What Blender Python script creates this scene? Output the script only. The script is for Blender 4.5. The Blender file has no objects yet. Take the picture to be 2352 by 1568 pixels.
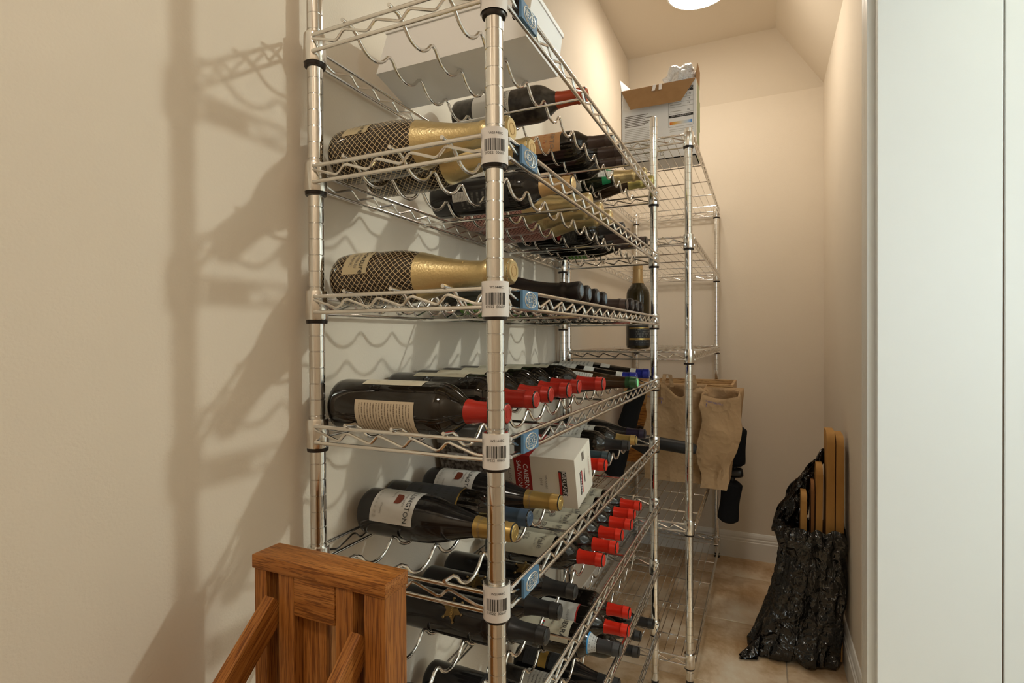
import bpy, bmesh, math, random
from mathutils import Vector, Matrix, Euler
random.seed(7)
S = bpy.context.scene
COL = S.collection
PI = math.pi
R = math.radians

# ------------------------------------------------------------------ camera, world, lights, exposure
def make_camera():
    ya, pi_, ro = -0.43258, -0.00746, -0.00465
    fw = Vector((math.sin(ya), math.cos(ya), 0)); rt = Vector((math.cos(ya), -math.sin(ya), 0)); up = Vector((0, 0, 1))
    F = fw*math.cos(pi_) + up*math.sin(pi_); U = up*math.cos(pi_) - fw*math.sin(pi_)
    X = rt*math.cos(ro) + U*math.sin(ro); Y = -rt*math.sin(ro) + U*math.cos(ro)
    cd = bpy.data.cameras.new('camera'); cd.sensor_width = 36; cd.sensor_fit = 'HORIZONTAL'
    cd.lens = 1250.95/2352*36; cd.clip_start = 0.02
    o = bpy.data.objects.new('camera', cd); COL.objects.link(o)
    m = Matrix((X, Y, -F)).transposed().to_4x4(); m.translation = Vector((0.32925, -0.65969, 1.164))
    o.matrix_world = m
    S.camera = o
make_camera()
w = bpy.data.worlds.new('world'); S.world = w; w.use_nodes = True
w.node_tree.nodes['Background'].inputs[0].default_value = (1, 0.95, 0.88, 1)
w.node_tree.nodes['Background'].inputs[1].default_value = 0.15
S.view_settings.view_transform = 'Standard'; S.view_settings.look = 'None'
S.view_settings.gamma = 1.0; S.view_settings.use_curve_mapping = False
S.view_settings.exposure = -0.12
LAMP_CLOSET = 56.0      # emission of the closet's ceiling dome
LAMP_ROOM = 1050.0       # emission of the pendant bulb in the next room
WINDOW = 4.5            # daylight through the next room's window; also scales the added fill window
LAMP_FILL = 64.0        # emission of the added, unseen fill dome behind the camera
C_CLOSET = (1.0, 0.90, 0.76); C_ROOM = (0.93, 1.0, 0.93); C_FILL = (1.0, 0.93, 0.82)

# ------------------------------------------------------------------ materials
MATS = {}
def mat(name, col=(.8, .8, .8), rough=.5, metal=0., spec=.5, coat=0., emit=None, estr=0., trans=0., ior=1.45, sheen=0.):
    if name in MATS: return MATS[name]
    m = bpy.data.materials.new(name); m.use_nodes = True
    b = m.node_tree.nodes['Principled BSDF']
    b.inputs['Base Color'].default_value = (*col, 1); b.inputs['Roughness'].default_value = rough
    b.inputs['Metallic'].default_value = metal; b.inputs['Specular IOR Level'].default_value = spec
    b.inputs['Coat Weight'].default_value = coat; b.inputs['Coat Roughness'].default_value = .05
    b.inputs['Transmission Weight'].default_value = trans; b.inputs['IOR'].default_value = ior
    if emit:
        b.inputs['Emission Color'].default_value = (*emit, 1); b.inputs['Emission Strength'].default_value = estr
    MATS[name] = m
    return m
def nt(m): return m.node_tree.nodes, m.node_tree.links, m.node_tree.nodes['Principled BSDF']
def node(N, t, **kw):
    n = N.new(t)
    for k, v in kw.items(): setattr(n, k, v)
    return n
def ramp(N, stops):
    n = N.new('ShaderNodeValToRGB'); cr = n.color_ramp
    while len(cr.elements) < len(stops): cr.elements.new(.5)
    for e, (p, c) in zip(cr.elements, stops): e.position = p; e.color = (*c, 1)
    return n
def add_bump(m, scale, strength, dist=.001, detail=3, coord='Object', stretch=None, rough=.5):
    N, L, b = nt(m)
    tc = node(N, 'ShaderNodeTexCoord'); no = node(N, 'ShaderNodeTexNoise'); no.inputs['Scale'].default_value = scale; no.inputs['Detail'].default_value = detail
    no.inputs['Roughness'].default_value = rough
    src = tc.outputs[coord]
    if stretch:
        mp = node(N, 'ShaderNodeMapping'); mp.inputs['Scale'].default_value = stretch; L.new(src, mp.inputs[0]); src = mp.outputs[0]
    L.new(src, no.inputs['Vector'])
    bu = node(N, 'ShaderNodeBump'); bu.inputs['Strength'].default_value = strength; bu.inputs['Distance'].default_value = dist
    L.new(no.outputs['Fac'], bu.inputs['Height']); L.new(bu.outputs[0], b.inputs['Normal'])
    return no
def noise_col(m, stops, scale, detail=4, coord='Object', stretch=None, dist=0., rough=.5):
    N, L, b = nt(m)
    tc = node(N, 'ShaderNodeTexCoord'); no = node(N, 'ShaderNodeTexNoise'); no.inputs['Scale'].default_value = scale; no.inputs['Detail'].default_value = detail
    no.inputs['Distortion'].default_value = dist; no.inputs['Roughness'].default_value = rough
    src = tc.outputs[coord]
    if stretch:
        mp = node(N, 'ShaderNodeMapping'); mp.inputs['Scale'].default_value = stretch; L.new(src, mp.inputs[0]); src = mp.outputs[0]
    L.new(src, no.inputs['Vector']); r = ramp(N, stops); L.new(no.outputs['Fac'], r.inputs[0]); L.new(r.outputs[0], b.inputs['Base Color'])
    return r

def crumple(m, scale, strength, dist, warp=.25, detail_scale=None):
    N, L, b = nt(m)
    tc = node(N, 'ShaderNodeTexCoord'); no = node(N, 'ShaderNodeTexNoise'); no.inputs['Scale'].default_value = scale*.8; no.inputs['Detail'].default_value = 3
    L.new(tc.outputs['Object'], no.inputs['Vector'])
    mx = node(N, 'ShaderNodeMix', data_type='RGBA', blend_type='LINEAR_LIGHT'); mx.inputs[0].default_value = warp*.2; L.new(tc.outputs['Object'], mx.inputs[6]); L.new(no.outputs['Color'], mx.inputs[7])
    hs = None
    for k, wgt in ((1, 1.0), (2.7, .45)):
        vo = node(N, 'ShaderNodeTexVoronoi', feature='F1'); vo.inputs['Scale'].default_value = scale*k; L.new(mx.outputs[2], vo.inputs['Vector'])
        mm = node(N, 'ShaderNodeMath', operation='MULTIPLY'); mm.inputs[1].default_value = wgt; L.new(vo.outputs['Distance'], mm.inputs[0])
        if hs is None: hs = mm.outputs[0]
        else:
            ad = node(N, 'ShaderNodeMath', operation='ADD'); L.new(hs, ad.inputs[0]); L.new(mm.outputs[0], ad.inputs[1]); hs = ad.outputs[0]
    bu = node(N, 'ShaderNodeBump'); bu.inputs['Strength'].default_value = strength; bu.inputs['Distance'].default_value = dist
    L.new(hs, bu.inputs['Height']); L.new(bu.outputs[0], b.inputs['Normal'])
M_wall = mat('wall_paint', (.765, .68, .565), .75, spec=.25); noise_col(M_wall, [(.3, (.75, .665, .55)), (.7, (.78, .695, .58))], 2.5); add_bump(M_wall, 260, .35, .0012, 4)
M_ceil = mat('ceiling_paint', (.74, .655, .54), .8, spec=.2); add_bump(M_ceil, 200, .3, .001, 4)
M_trim = mat('trim_paint', (.82, .80, .75), .35)
M_door = mat('door_paint', (.86, .885, .875), .4); add_bump(M_door, 90, .06, .0006, 4)
M_chrome = mat('chrome', (.80, .80, .79), .09, 1.0)
M_chrome2 = mat('chrome_wire', (.80, .79, .77), .16, 1.0)
M_black = mat('black_plastic', (.012, .011, .010), .35)
M_brownring = mat('sleeve_plastic', (.016, .010, .008), .3)
M_foam = mat('black_foam', (.013, .013, .014), .95, spec=.15); add_bump(M_foam, 400, .4, .001, 3)
M_paper = mat('white_paper', (.80, .77, .75), .6)
M_print = mat('black_print', (.03, .028, .026), .6)
M_grey_print = mat('grey_print', (.22, .19, .16), .6)
M_pale_print = mat('pale_print', (.50, .47, .42), .6)
M_red_print = mat('red_print', (.45, .02, .015), .5)
M_blue_print = mat('blue_print', (.03, .05, .35), .6)
M_gold_print = mat('gold_print', (.55, .36, .10), .35, .8)
M_badge = mat('badge_blue', (.085, .19, .32), .4)
M_silver = mat('badge_silver', (.72, .70, .65), .35, .6)
# floor tile
M_tile = mat('travertine', (.5, .4, .3), .38, spec=.4)
noise_col(M_tile, [(.36, (.42, .25, .115)), (.46, (.60, .42, .245)), (.54, (.76, .60, .42)), (.66, (.86, .76, .60))], 3.2, 9, dist=.35, rough=.68); add_bump(M_tile, 45, .12, .001, 6)
M_grout = mat('grout', (.42, .34, .25), .9)
M_roomfloor = mat('room_floor', (.35, .26, .18), .5)
M_roomwall = mat('room_wall', (.80, .77, .70), .8)
# glass (dark wine glass, read as near black)
M_glass = mat('dark_wine_glass', (.009, .0065, .0045), .035, spec=.65); 
M_glass_green = mat('dark_green_glass', (.010, .012, .005), .04, spec=.6)
M_glass_amber = mat('amber_glass', (.030, .013, .004), .05, spec=.6)
M_glass_dusty = mat('dusty_dark_glass', (.02, .014, .010), .3, spec=.5); noise_col(M_glass_dusty, [(.4, (.016, .011, .008)), (.7, (.085, .07, .055))], 60, 8); 
M_glass_matte = mat('satin_black_glass', (.014, .012, .011), .11, spec=.55)
# capsules
CAP = {}
for n, c, r_, me in [('red', (.42, .022, .012), .3, .15), ('scarlet', (.62, .022, .008), .25, .1), ('gold', (.46, .31, .10), .33, .65), ('tan', (.58, .38, .17), .35, .35),
                     ('black', (.020, .019, .019), .38, 0), ('brown', (.055, .033, .026), .4, .1), ('blue', (.05, .085, .14), .35, .25), ('royal', (.012, .02, .22), .28, .3),
                     ('teal', (.035, .055, .062), .35, .1), ('purple', (.02, .012, .03), .35, .1), ('green', (.012, .055, .016), .3, .1), ('grey', (.055, .055, .058), .4, .2),
                     ('rust', (.40, .06, .02), .3, .2)]:
    CAP[n] = mat('capsule_'+n, c, r_, me)
M_foil = mat('gold_foil', (.60, .48, .25), .32, .8); add_bump(M_foil, 260, .5, .0012, 3)
M_foil_green = mat('pale_foil', (.55, .50, .20), .33, .8); add_bump(M_foil_green, 200, .5, .0012, 3)
M_foil_black = mat('black_foil', (.022, .017, .016), .32, .4); add_bump(M_foil_black, 180, .45, .0012, 3)
M_disc = mat('foil_disc_blue', (.14, .19, .24), .4, .3)
M_cork = mat('gold_disc', (.60, .42, .20), .35, .7)
# printed label papers
def label_mat(name, base, ink, rows=0, density=.5, margin=.08, vert=False):
    m = mat(name, base, .55)
    if not rows: return m
    N, L, b = nt(m)
    tc = node(N, 'ShaderNodeTexCoord'); sp = node(N, 'ShaderNodeSeparateXYZ'); L.new(tc.outputs['UV'], sp.inputs[0])
    def M(op, a, b_=None):
        n = node(N, 'ShaderNodeMath', operation=op)
        for i, v in enumerate((a, b_)):
            if v is None: continue
            if isinstance(v, (int, float)): n.inputs[i].default_value = v
            else: L.new(v, n.inputs[i])
        return n.outputs[0]
    U, V = sp.outputs[0], sp.outputs[1]
    if vert: U, V = V, U
    fr = M('FRACT', M('MULTIPLY', V, rows)); line = M('MULTIPLY', M('GREATER_THAN', fr, .35), M('LESS_THAN', fr, .75))
    no = node(N, 'ShaderNodeTexNoise'); no.inputs['Scale'].default_value = 1
    cb = node(N, 'ShaderNodeCombineXYZ'); L.new(M('MULTIPLY', U, rows*4.5), cb.inputs[0]); L.new(M('MULTIPLY', M('FLOOR', M('MULTIPLY', V, rows)), 7.3), cb.inputs[1]); L.new(cb.outputs[0], no.inputs['Vector'])
    f = M('MULTIPLY', line, M('GREATER_THAN', no.outputs['Fac'], 1-density))
    inside = M('MULTIPLY', M('MULTIPLY', M('GREATER_THAN', U, margin), M('LESS_THAN', U, 1-margin)), M('MULTIPLY', M('GREATER_THAN', V, margin), M('LESS_THAN', V, 1-margin)))
    f = M('MULTIPLY', f, inside)
    mx = node(N, 'ShaderNodeMix', data_type='RGBA'); L.new(f, mx.inputs[0]); mx.inputs[6].default_value = (*base, 1); mx.inputs[7].default_value = (*ink, 1); L.new(mx.outputs[2], b.inputs['Base Color'])
    return m
LB = {
 'cream_blank': label_mat('label_cream_blank', (.60, .54, .41), None),
 'cream_text': label_mat('label_cream_text', (.56, .47, .34), (.18, .13, .09), 20, .56, .07),
 'cream_script': label_mat('label_cream_script', (.62, .57, .44), (.25, .2, .13), 7, .38, .12),
 'white': label_mat('label_white', (.62, .59, .54), None),
 'white_text': label_mat('label_white_text', (.62, .59, .53), (.2, .18, .16), 9, .5, .1),
 'orange': label_mat('label_orange', (.50, .26, .11), (.36, .10, .03), 8, .42, .1),
 'orange_dark': label_mat('label_orange_dark', (.36, .16, .03), (.2, .09, .02), 10, .5, .06),
 'green': label_mat('label_green', (.12, .30, .05), (.6, .6, .5), 5, .55, .1),
 'black': label_mat('label_black', (.022, .021, .021), (.16, .15, .13), 10, .5, .1),
 'charcoal': label_mat('label_charcoal', (.05, .05, .052), (.03, .03, .03), 6, .5, .1),
 'bandwhite': label_mat('label_band', (.55, .55, .54), (.25, .25, .25), 3, .5, .1),
 'patch': label_mat('label_patch', (.50, .42, .26), None),
 'granite': None,
}
# lattice bottles (gold mesh print on dark glass)
def lattice(name, base, line, nu, nv, wid, rough=.08):
    m = mat(name, base, rough, spec=.6)
    N, L, b = nt(m)
    tc = node(N, 'ShaderNodeTexCoord'); sp = node(N, 'ShaderNodeSeparateXYZ'); L.new(tc.outputs['UV'], sp.inputs[0])
    def M(op, a, b_=None):
        n = node(N, 'ShaderNodeMath', operation=op)
        for i, v in enumerate((a, b_)):
            if v is None: continue
            if isinstance(v, (int, float)): n.inputs[i].default_value = v
            else: L.new(v, n.inputs[i])
        return n.outputs[0]
    a = M('MULTIPLY', sp.outputs[0], nu); c = M('MULTIPLY', sp.outputs[1], nv)
    f1 = M('LESS_THAN', M('FRACT', M('ADD', a, c)), wid); f2 = M('LESS_THAN', M('FRACT', M('SUBTRACT', a, c)), wid)
    f = M('MAXIMUM', f1, f2)
    mx = node(N, 'ShaderNodeMix', data_type='RGBA'); L.new(f, mx.inputs[0]); mx.inputs[6].default_value = (*base, 1); mx.inputs[7].default_value = (*line, 1)
    L.new(mx.outputs[2], b.inputs['Base Color'])
    mt = M('MULTIPLY', f, .35); L.new(mt, b.inputs['Metallic']); L.new(M('ADD', M('MULTIPLY', f, .25), rough), b.inputs['Roughness'])
    return m
M_lat_gold = lattice('gold_lattice_glass', (.022, .012, .006), (.60, .48, .29), 28, 32, .13)
M_lat_pink = lattice('pink_lattice_glass', (.60, .30, .25), (.05, .012, .010), 28, 32, .15)
# wood
def wood(name, c0, c1, c2, stretch, scale=9, rough=.45):
    m = mat(name, c1, rough, spec=.35); r = noise_col(m, [(.28, c0), (.5, c1), (.72, c2)], scale, 7, stretch=stretch, dist=.25, rough=.62)
    N, L, b = nt(m)
    tc = node(N, 'ShaderNodeTexCoord'); mp = node(N, 'ShaderNodeMapping'); mp.inputs['Scale'].default_value = [v*2.2 for v in stretch]; L.new(tc.outputs['Object'], mp.inputs[0])
    no = node(N, 'ShaderNodeTexNoise'); no.inputs['Scale'].default_value = scale*2.0; no.inputs['Detail'].default_value = 3; L.new(mp.outputs[0], no.inputs['Vector'])
    rp = ramp(N, [(.40, (.30, .20, .14)), (.50, (1, 1, 1))]); L.new(no.outputs['Fac'], rp.inputs[0])
    mx = node(N, 'ShaderNodeMix', data_type='RGBA', blend_type='MULTIPLY'); mx.inputs[0].default_value = .75; L.new(r.outputs[0], mx.inputs[6]); L.new(rp.outputs[0], mx.inputs[7]); L.new(mx.outputs[2], b.inputs['Base Color'])
    return m
OAK = ((.25, .082, .014), (.37, .138, .028), (.49, .215, .058))
M_oak_x = wood('oak_grain_along', *OAK, (.9, 20, 20)); M_oak_z = wood('oak_grain_upright', *OAK, (20, 20, .6)); M_oak_y = wood('oak_grain_brace', *OAK, (20, 20, .6))
M_pine = wood('pine', (.50, .29, .12), (.60, .38, .17), (.68, .46, .23), (1.0, 10, 10), 6)
M_pine_dark = wood('pine_stained', (.42, .17, .035), (.55, .25, .06), (.62, .31, .09), (1.0, 10, 10), 6)
M_board = mat('ochre_board', (.43, .22, .050), .7); noise_col(M_board, [(.3, (.33, .155, .03)), (.7, (.50, .27, .075))], 14, 5, stretch=(1, 1, .3))
M_board_dark = mat('brown_board', (.24, .10, .025), .75)
M_kraft = mat('kraft_paper', (.45, .29, .155), .8, spec=.2); noise_col(M_kraft, [(.3, (.42, .27, .14)), (.7, (.49, .325, .18))], 7, 5); crumple(M_kraft, 13, .8, .012)
M_kraft_in = mat('kraft_inside', (.28, .16, .075), .85)
M_card = mat('cardboard', (.36, .205, .085), .8); noise_col(M_card, [(.3, (.34, .19, .08)), (.7, (.39, .225, .10))], 30, 3)
M_carton = mat('white_carton', (.88, .865, .85), .55)
M_carton_cream = mat('cream_carton', (.66, .61, .53), .55)
M_carton_red = mat('red_carton', (.30, .014, .012), .5)
M_granite = mat('granite_print', (.2, .17, .15), .5); noise_col(M_granite, [(.42, (.07, .05, .04)), (.5, (.19, .155, .13)), (.6, (.33, .29, .25))], 120, 6)
M_grey_carton = mat('grey_carton', (.40, .37, .33), .6)
M_bag = mat('trash_bag_film', (.0065, .006, .0055), .13, spec=.85); crumple(M_bag, 17, .9, .016)
M_tissue = mat('white_plastic', (.80, .79, .78), .3, spec=.5); crumple(M_tissue, 30, .8, .01)
M_leaf = mat('leaf_green_print', (.13, .24, .03), .6)
M_lampglass = mat('dome_glass', (1, 1, 1), .3, emit=C_CLOSET, estr=LAMP_CLOSET)
M_bulb = mat('bulb_glass', (1, 1, 1), .3, emit=C_ROOM, estr=LAMP_ROOM)
M_lampfill = mat('fill_dome_glass', (1, 1, 1), .3, emit=C_FILL, estr=LAMP_FILL)
M_pane = mat('daylit_pane', (.8, .85, .9), .2, emit=(.72, .88, 1.0), estr=WINDOW)
M_fillpane = mat('fill_window_pane', (.8, .85, .9), .2, emit=(.80, .93, 1.0), estr=WINDOW*0.85)  # glow of the added window that brightens the door leaf
M_nickel = mat('lamp_metal', (.6, .57, .52), .3, 1.0)

# ------------------------------------------------------------------ mesh helpers
class MB:
    def __init__(s): s.v = []; s.f = []; s.uv = []; s.mi = []; s.cm = 0
    def face(s, idx, uv=None):
        s.f.append(tuple(idx)); s.uv.append(uv); s.mi.append(s.cm)
    def tube(s, pts, r, seg=8, closed=False, caps=True):
        pts = [Vector(p) for p in pts]; n = len(pts)
        def tan(i):
            a = pts[i-1] if (i > 0 or closed) else pts[i]; b = pts[(i+1) % n] if (i < n-1 or closed) else pts[i]
            return (b-a).normalized()
        t = tan(0); up = Vector((0, 0, 1)) if abs(t.z) < .9 else Vector((1, 0, 0))
        nrm = t.cross(up).normalized(); base = len(s.v); rs = r if hasattr(r, '__len__') else [r]*n
        for i in range(n):
            t2 = tan(i); nrm = (nrm - t2*nrm.dot(t2)).normalized(); bi = t2.cross(nrm)
            for k in range(seg):
                a = 2*PI*k/seg; s.v.append(pts[i] + (nrm*math.cos(a)+bi*math.sin(a))*rs[i])
        m = n if closed else n-1
        for i in range(m):
            j = (i+1) % n
            for k in range(seg):
                k2 = (k+1) % seg; s.face((base+i*seg+k, base+i*seg+k2, base+j*seg+k2, base+j*seg+k))
        if caps and not closed:
            s.face([base+k for k in range(seg)][::-1]); s.face([base+(n-1)*seg+k for k in range(seg)])
        return s
    def box(s, c, d, rot=None):
        base = len(s.v); c = Vector(c)
        for x in (-.5, .5):
            for y in (-.5, .5):
                for z in (-.5, .5):
                    p = Vector((x*d[0], y*d[1], z*d[2]))
                    if rot is not None: p = rot @ p
                    s.v.append(c+p)
        for q in ((0, 1, 3, 2), (4, 6, 7, 5), (0, 4, 5, 1), (2, 3, 7, 6), (0, 2, 6, 4), (1, 5, 7, 3)): s.face([base+i for i in q])
        return s
    def hexa(s, p):   # 8 points: bottom 4 (ccw) then top 4
        base = len(s.v); s.v += [Vector(q) for q in p]
        for q in ((3, 2, 1, 0), (4, 5, 6, 7), (0, 1, 5, 4), (1, 2, 6, 5), (2, 3, 7, 6), (3, 0, 4, 7)): s.face([base+i for i in q])
        return s
    def lathe(s, prof, seg=32, axis='x', loc=(0, 0, 0), a0=0, a1=2*PI, uvx=None):
        full = abs(a1-a0-2*PI) < 1e-6; m = seg if full else seg+1; base = len(s.v); loc = Vector(loc); L0 = prof[0][0]; L1 = prof[-1][0]
        for (x, r) in prof:
            for k in range(m):
                a = a0+(a1-a0)*k/seg; ca, sa = math.cos(a)*r, math.sin(a)*r
                s.v.append(loc+(Vector((x, -ca, sa)) if axis == 'x' else Vector((ca, sa, x))))
        n = len(prof)
        for i in range(n-1):
            for k in range(seg):
                k2 = (k+1) % m
                q = (base+i*m+k, base+i*m+k2, base+(i+1)*m+k2, base+(i+1)*m+k)
                if uvx: v0, v1 = (prof[i][0]-uvx[0])/(uvx[1]-uvx[0]), (prof[i+1][0]-uvx[0])/(uvx[1]-uvx[0])
                else: v0, v1 = i/(n-1), (i+1)/(n-1)
                uv = ((k/seg, v0), ((k+1)/seg, v0), ((k+1)/seg, v1), (k/seg, v1))
                s.face(q, uv)
        return s
    def mesh(s, name, mats, smooth=None):
        me = bpy.data.meshes.new(name); me.from_pydata([tuple(p) for p in s.v], [], s.f)
        if not isinstance(mats, (list, tuple)): mats = [mats]
        for m in mats: me.materials.append(m)
        if any(u is not None for u in s.uv):
            ul = me.uv_layers.new(name='UVMap'); i = 0
            for f, u in zip(s.f, s.uv):
                for k in range(len(f)):
                    if u is not None: ul.data[i].uv = u[k]
                    i += 1
        if any(s.mi): me.polygons.foreach_set('material_index', s.mi)
        me.update()
        if smooth is not None:
            me.polygons.foreach_set('use_smooth', [True]*len(me.polygons)); me.set_sharp_from_angle(angle=R(smooth))
        return me
def link(name, me, parent=None, loc=None, rot=None):
    o = bpy.data.objects.new(name, me); COL.objects.link(o)
    if parent is not None: o.parent = parent
    if loc is not None: o.location = loc
    if rot is not None: o.rotation_euler = rot
    return o
def build(mb, name, m, parent=None, loc=None, rot=None, smooth=None): return link(name, mb.mesh(name, m, smooth), parent, loc, rot)
def tag(o, label, cat, group=None):
    o['label'] = label; o['category'] = cat
    if group: o['group'] = group
    return o
def thing(name, label, cat, loc=(0, 0, 0), rot=None, group=None):
    o = link(name, None, None, loc, rot); o.empty_display_size = .05
    return tag(o, label, cat, group)
def struct(o): o['kind'] = 'structure'; return o
def bevel_box(d, b, seg=2, c=(0, 0, 0)):
    bm = bmesh.new(); bmesh.ops.create_cube(bm, size=1)
    for v in bm.verts: v.co = Vector((v.co.x*d[0], v.co.y*d[1], v.co.z*d[2])) + Vector(c)
    bmesh.ops.bevel(bm, geom=list(bm.edges), offset=b, segments=seg, affect='EDGES', profile=.6)
    return bm
def bm_link(bm, name, m, parent=None, loc=None, rot=None, smooth=30):
    me = bpy.data.meshes.new(name); bm.to_mesh(me); bm.free()
    for k in (m if isinstance(m, (list, tuple)) else [m]): me.materials.append(k)
    if smooth: me.polygons.foreach_set('use_smooth', [True]*len(me.polygons)); me.set_sharp_from_angle(angle=R(smooth))
    return link(name, me, parent, loc, rot)
def arc_path(pts, r=.003, n=4):   # round the corners of a polyline
    pts = [Vector(p) for p in pts]; out = [pts[0]]
    for i in range(1, len(pts)-1):
        a, b, c = pts[i-1], pts[i], pts[i+1]; d1 = min(r, (a-b).length*.45); d2 = min(r, (c-b).length*.45)
        p, q = b+(a-b).normalized()*d1, b+(c-b).normalized()*d2
        for k in range(n+1):
            t = k/n; out.append(p*(1-t)**2+b*2*t*(1-t)+q*t*t)
    out.append(pts[-1]); return out
_T = {}
def text_geo(s, size=1.0):
    if s not in _T:
        cu = bpy.data.curves.new('t', 'FONT'); cu.body = s; cu.align_x = 'CENTER'; cu.align_y = 'CENTER'; cu.resolution_u = 2
        o = bpy.data.objects.new('t', cu); COL.objects.link(o); dg = bpy.context.evaluated_depsgraph_get()
        me = bpy.data.meshes.new_from_object(o.evaluated_get(dg)); _T[s] = ([v.co.copy() for v in me.vertices], [tuple(p.vertices) for p in me.polygons])
        bpy.data.objects.remove(o); bpy.data.curves.remove(cu); bpy.data.meshes.remove(me)
    v, f = _T[s]; return [(p.x*size, p.y*size) for p in v], f
def text_flat(mb, s, size, o, ex, ey, sx=1.0):
    v, f = text_geo(s, size); b = len(mb.v); o, ex, ey = Vector(o), Vector(ex), Vector(ey)
    mb.v += [o+ex*(x*sx)+ey*y for x, y in v]
    for q in f: mb.face([b+i for i in q])
def text_cyl(mb, s, size, xc, a, r, sx=1.0, along=False):
    """lettering on a lying bottle (axis x): reads around the girth with its top to the neck; a = angle of its centre (0 faces -y, 90 deg up)"""
    v, f = text_geo(s, size); b = len(mb.v)
    for x, y in v:
        x *= sx
        if along: ang, px_ = a + y/r, xc + x
        else: ang, px_ = a - x/r, xc + y
        mb.v.append(Vector((px_, -math.cos(ang)*r, math.sin(ang)*r)))
    for q in f: mb.face([b+i for i in q])

# ------------------------------------------------------------------ the setting
XL, XR, YB, ZC = -0.350, 0.600, 2.442, 2.692
DY0, DY1, DH, WT = 0.020, 1.090, 2.16, 0.115        # doorway in the right wall
YN = -1.9
def quad(name, pts, m, th=None):
    mb = MB(); mb.v = [Vector(p) for p in pts]; mb.face(range(len(pts))); return struct(build(mb, name, m))
mb = MB(); mb.box((XL-.05, (YN+YB)/2, ZC/2), (.1, YB-YN+.2, ZC+.1)); struct(build(mb, 'wall_left', M_wall))
mb = MB(); mb.box((.125, YB+.05, ZC/2), (1.2, .1, ZC+.1)); struct(build(mb, 'wall_back', M_wall))
mb = MB()
mb.box((XR+WT/2, (DY1+YB)/2, 1.36), (WT, YB-DY1, 2.72)); mb.box((XR+WT/2, (DY0+YN)/2, 1.36), (WT, DY0-YN, 2.72)); mb.box((XR+WT/2, (DY0+DY1)/2, (DH+2.72)/2), (WT, DY1-DY0, 2.72-DH))
struct(build(mb, 'wall_right', M_wall))
mb = MB(); mb.box((.18, YN-.05, ZC/2), (1.2, .1, ZC+.1)); struct(build(mb, 'wall_near', M_wall))
# ceiling: flat tray with sloped sides at the back and the right
xs, ys, zs = .386, 2.352, 2.398
mb = MB(); mb.box(((XL+xs)/2, (YN+ys)/2, ZC+.03), (xs-XL, ys-YN, .06)); ceil = struct(build(mb, 'ceiling', M_ceil))
mb = MB(); A = [(XL, ys, ZC), (xs, ys, ZC), (XR+.012, YB, zs), (XL, YB, zs)]
mb.v = [Vector(p) for p in A] + [Vector(p)+Vector((0, .02, .06)) for p in A]
for q in ((0, 1, 2, 3), (7, 6, 5, 4), (0, 4, 5, 1), (1, 5, 6, 2), (2, 6, 7, 3), (3, 7, 4, 0)): mb.face(q)
build(mb, 'slope_panel', M_ceil, ceil)
mb = MB(); A = [(xs, YN, ZC), (XR+.012, YN, zs), (XR+.012, YB, zs), (xs, ys, ZC)]
mb.v = [Vector(p) for p in A] + [Vector(p)+Vector((.02, 0, .06)) for p in A]
for q in ((0, 1, 2, 3), (7, 6, 5, 4), (0, 4, 5, 1), (1, 5, 6, 2), (2, 6, 7, 3), (3, 7, 4, 0)): mb.face(q)
build(mb, 'slope_panel', M_ceil, ceil)
# floor: grout bed and travertine tiles
mb = MB(); mb.box((.125, (YN+YB)/2, -.025), (1.3, YB-YN+.2, .044)); floor = struct(build(mb, 'floor', M_grout))
TS, g = .457, .004
for i in range(-2, 2):
    for j in range(-8, 2):
        x0, y0 = -.055+i*TS, 1.733+j*TS; x1, y1 = x0+TS, y0+TS
        x0 = max(x0, XL); x1 = min(x1, XR+WT); y0 = max(y0, YN); y1 = min(y1, YB)
        if x1-x0 < .02 or y1-y0 < .02: continue
        bm = bevel_box((x1-x0-g, y1-y0-g, .01), .0012, 1); bm_link(bm, 'tile', M_tile, floor, ((x0+x1)/2, (y0+y1)/2, -.005))
# baseboards
def baseboard(name, p0, p1, nrm):
    p0, p1, nrm = Vector(p0), Vector(p1), Vector(nrm)
    prof = [(0, 0), (.015, 0), (.015, .088), (.012, .092), (.0125, .098), (.012, .102), (.009, .106), (.010, .114), (.008, .124), (.004, .134), (0, .136)]
    mb = MB(); n = len(prof)
    for P in (p0, p1):
        for d, z in prof: mb.v.append(P+nrm*d+Vector((0, 0, z)))
    for i in range(n-1): mb.face((i, i+1, n+i+1, n+i))
    mb.face(range(n)); mb.face(range(n, 2*n))
    struct(build(mb, name, M_trim))
baseboard('baseboard_back', (XL, YB, 0), (XR, YB, 0), (0, -1, 0))
baseboard('baseboard_left', (XL, YN, 0), (XL, YB-.015, 0), (1, 0, 0))
baseboard('baseboard_right', (XR, DY1+.087, 0), (XR, YB-.015, 0), (-1, 0, 0))
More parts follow.
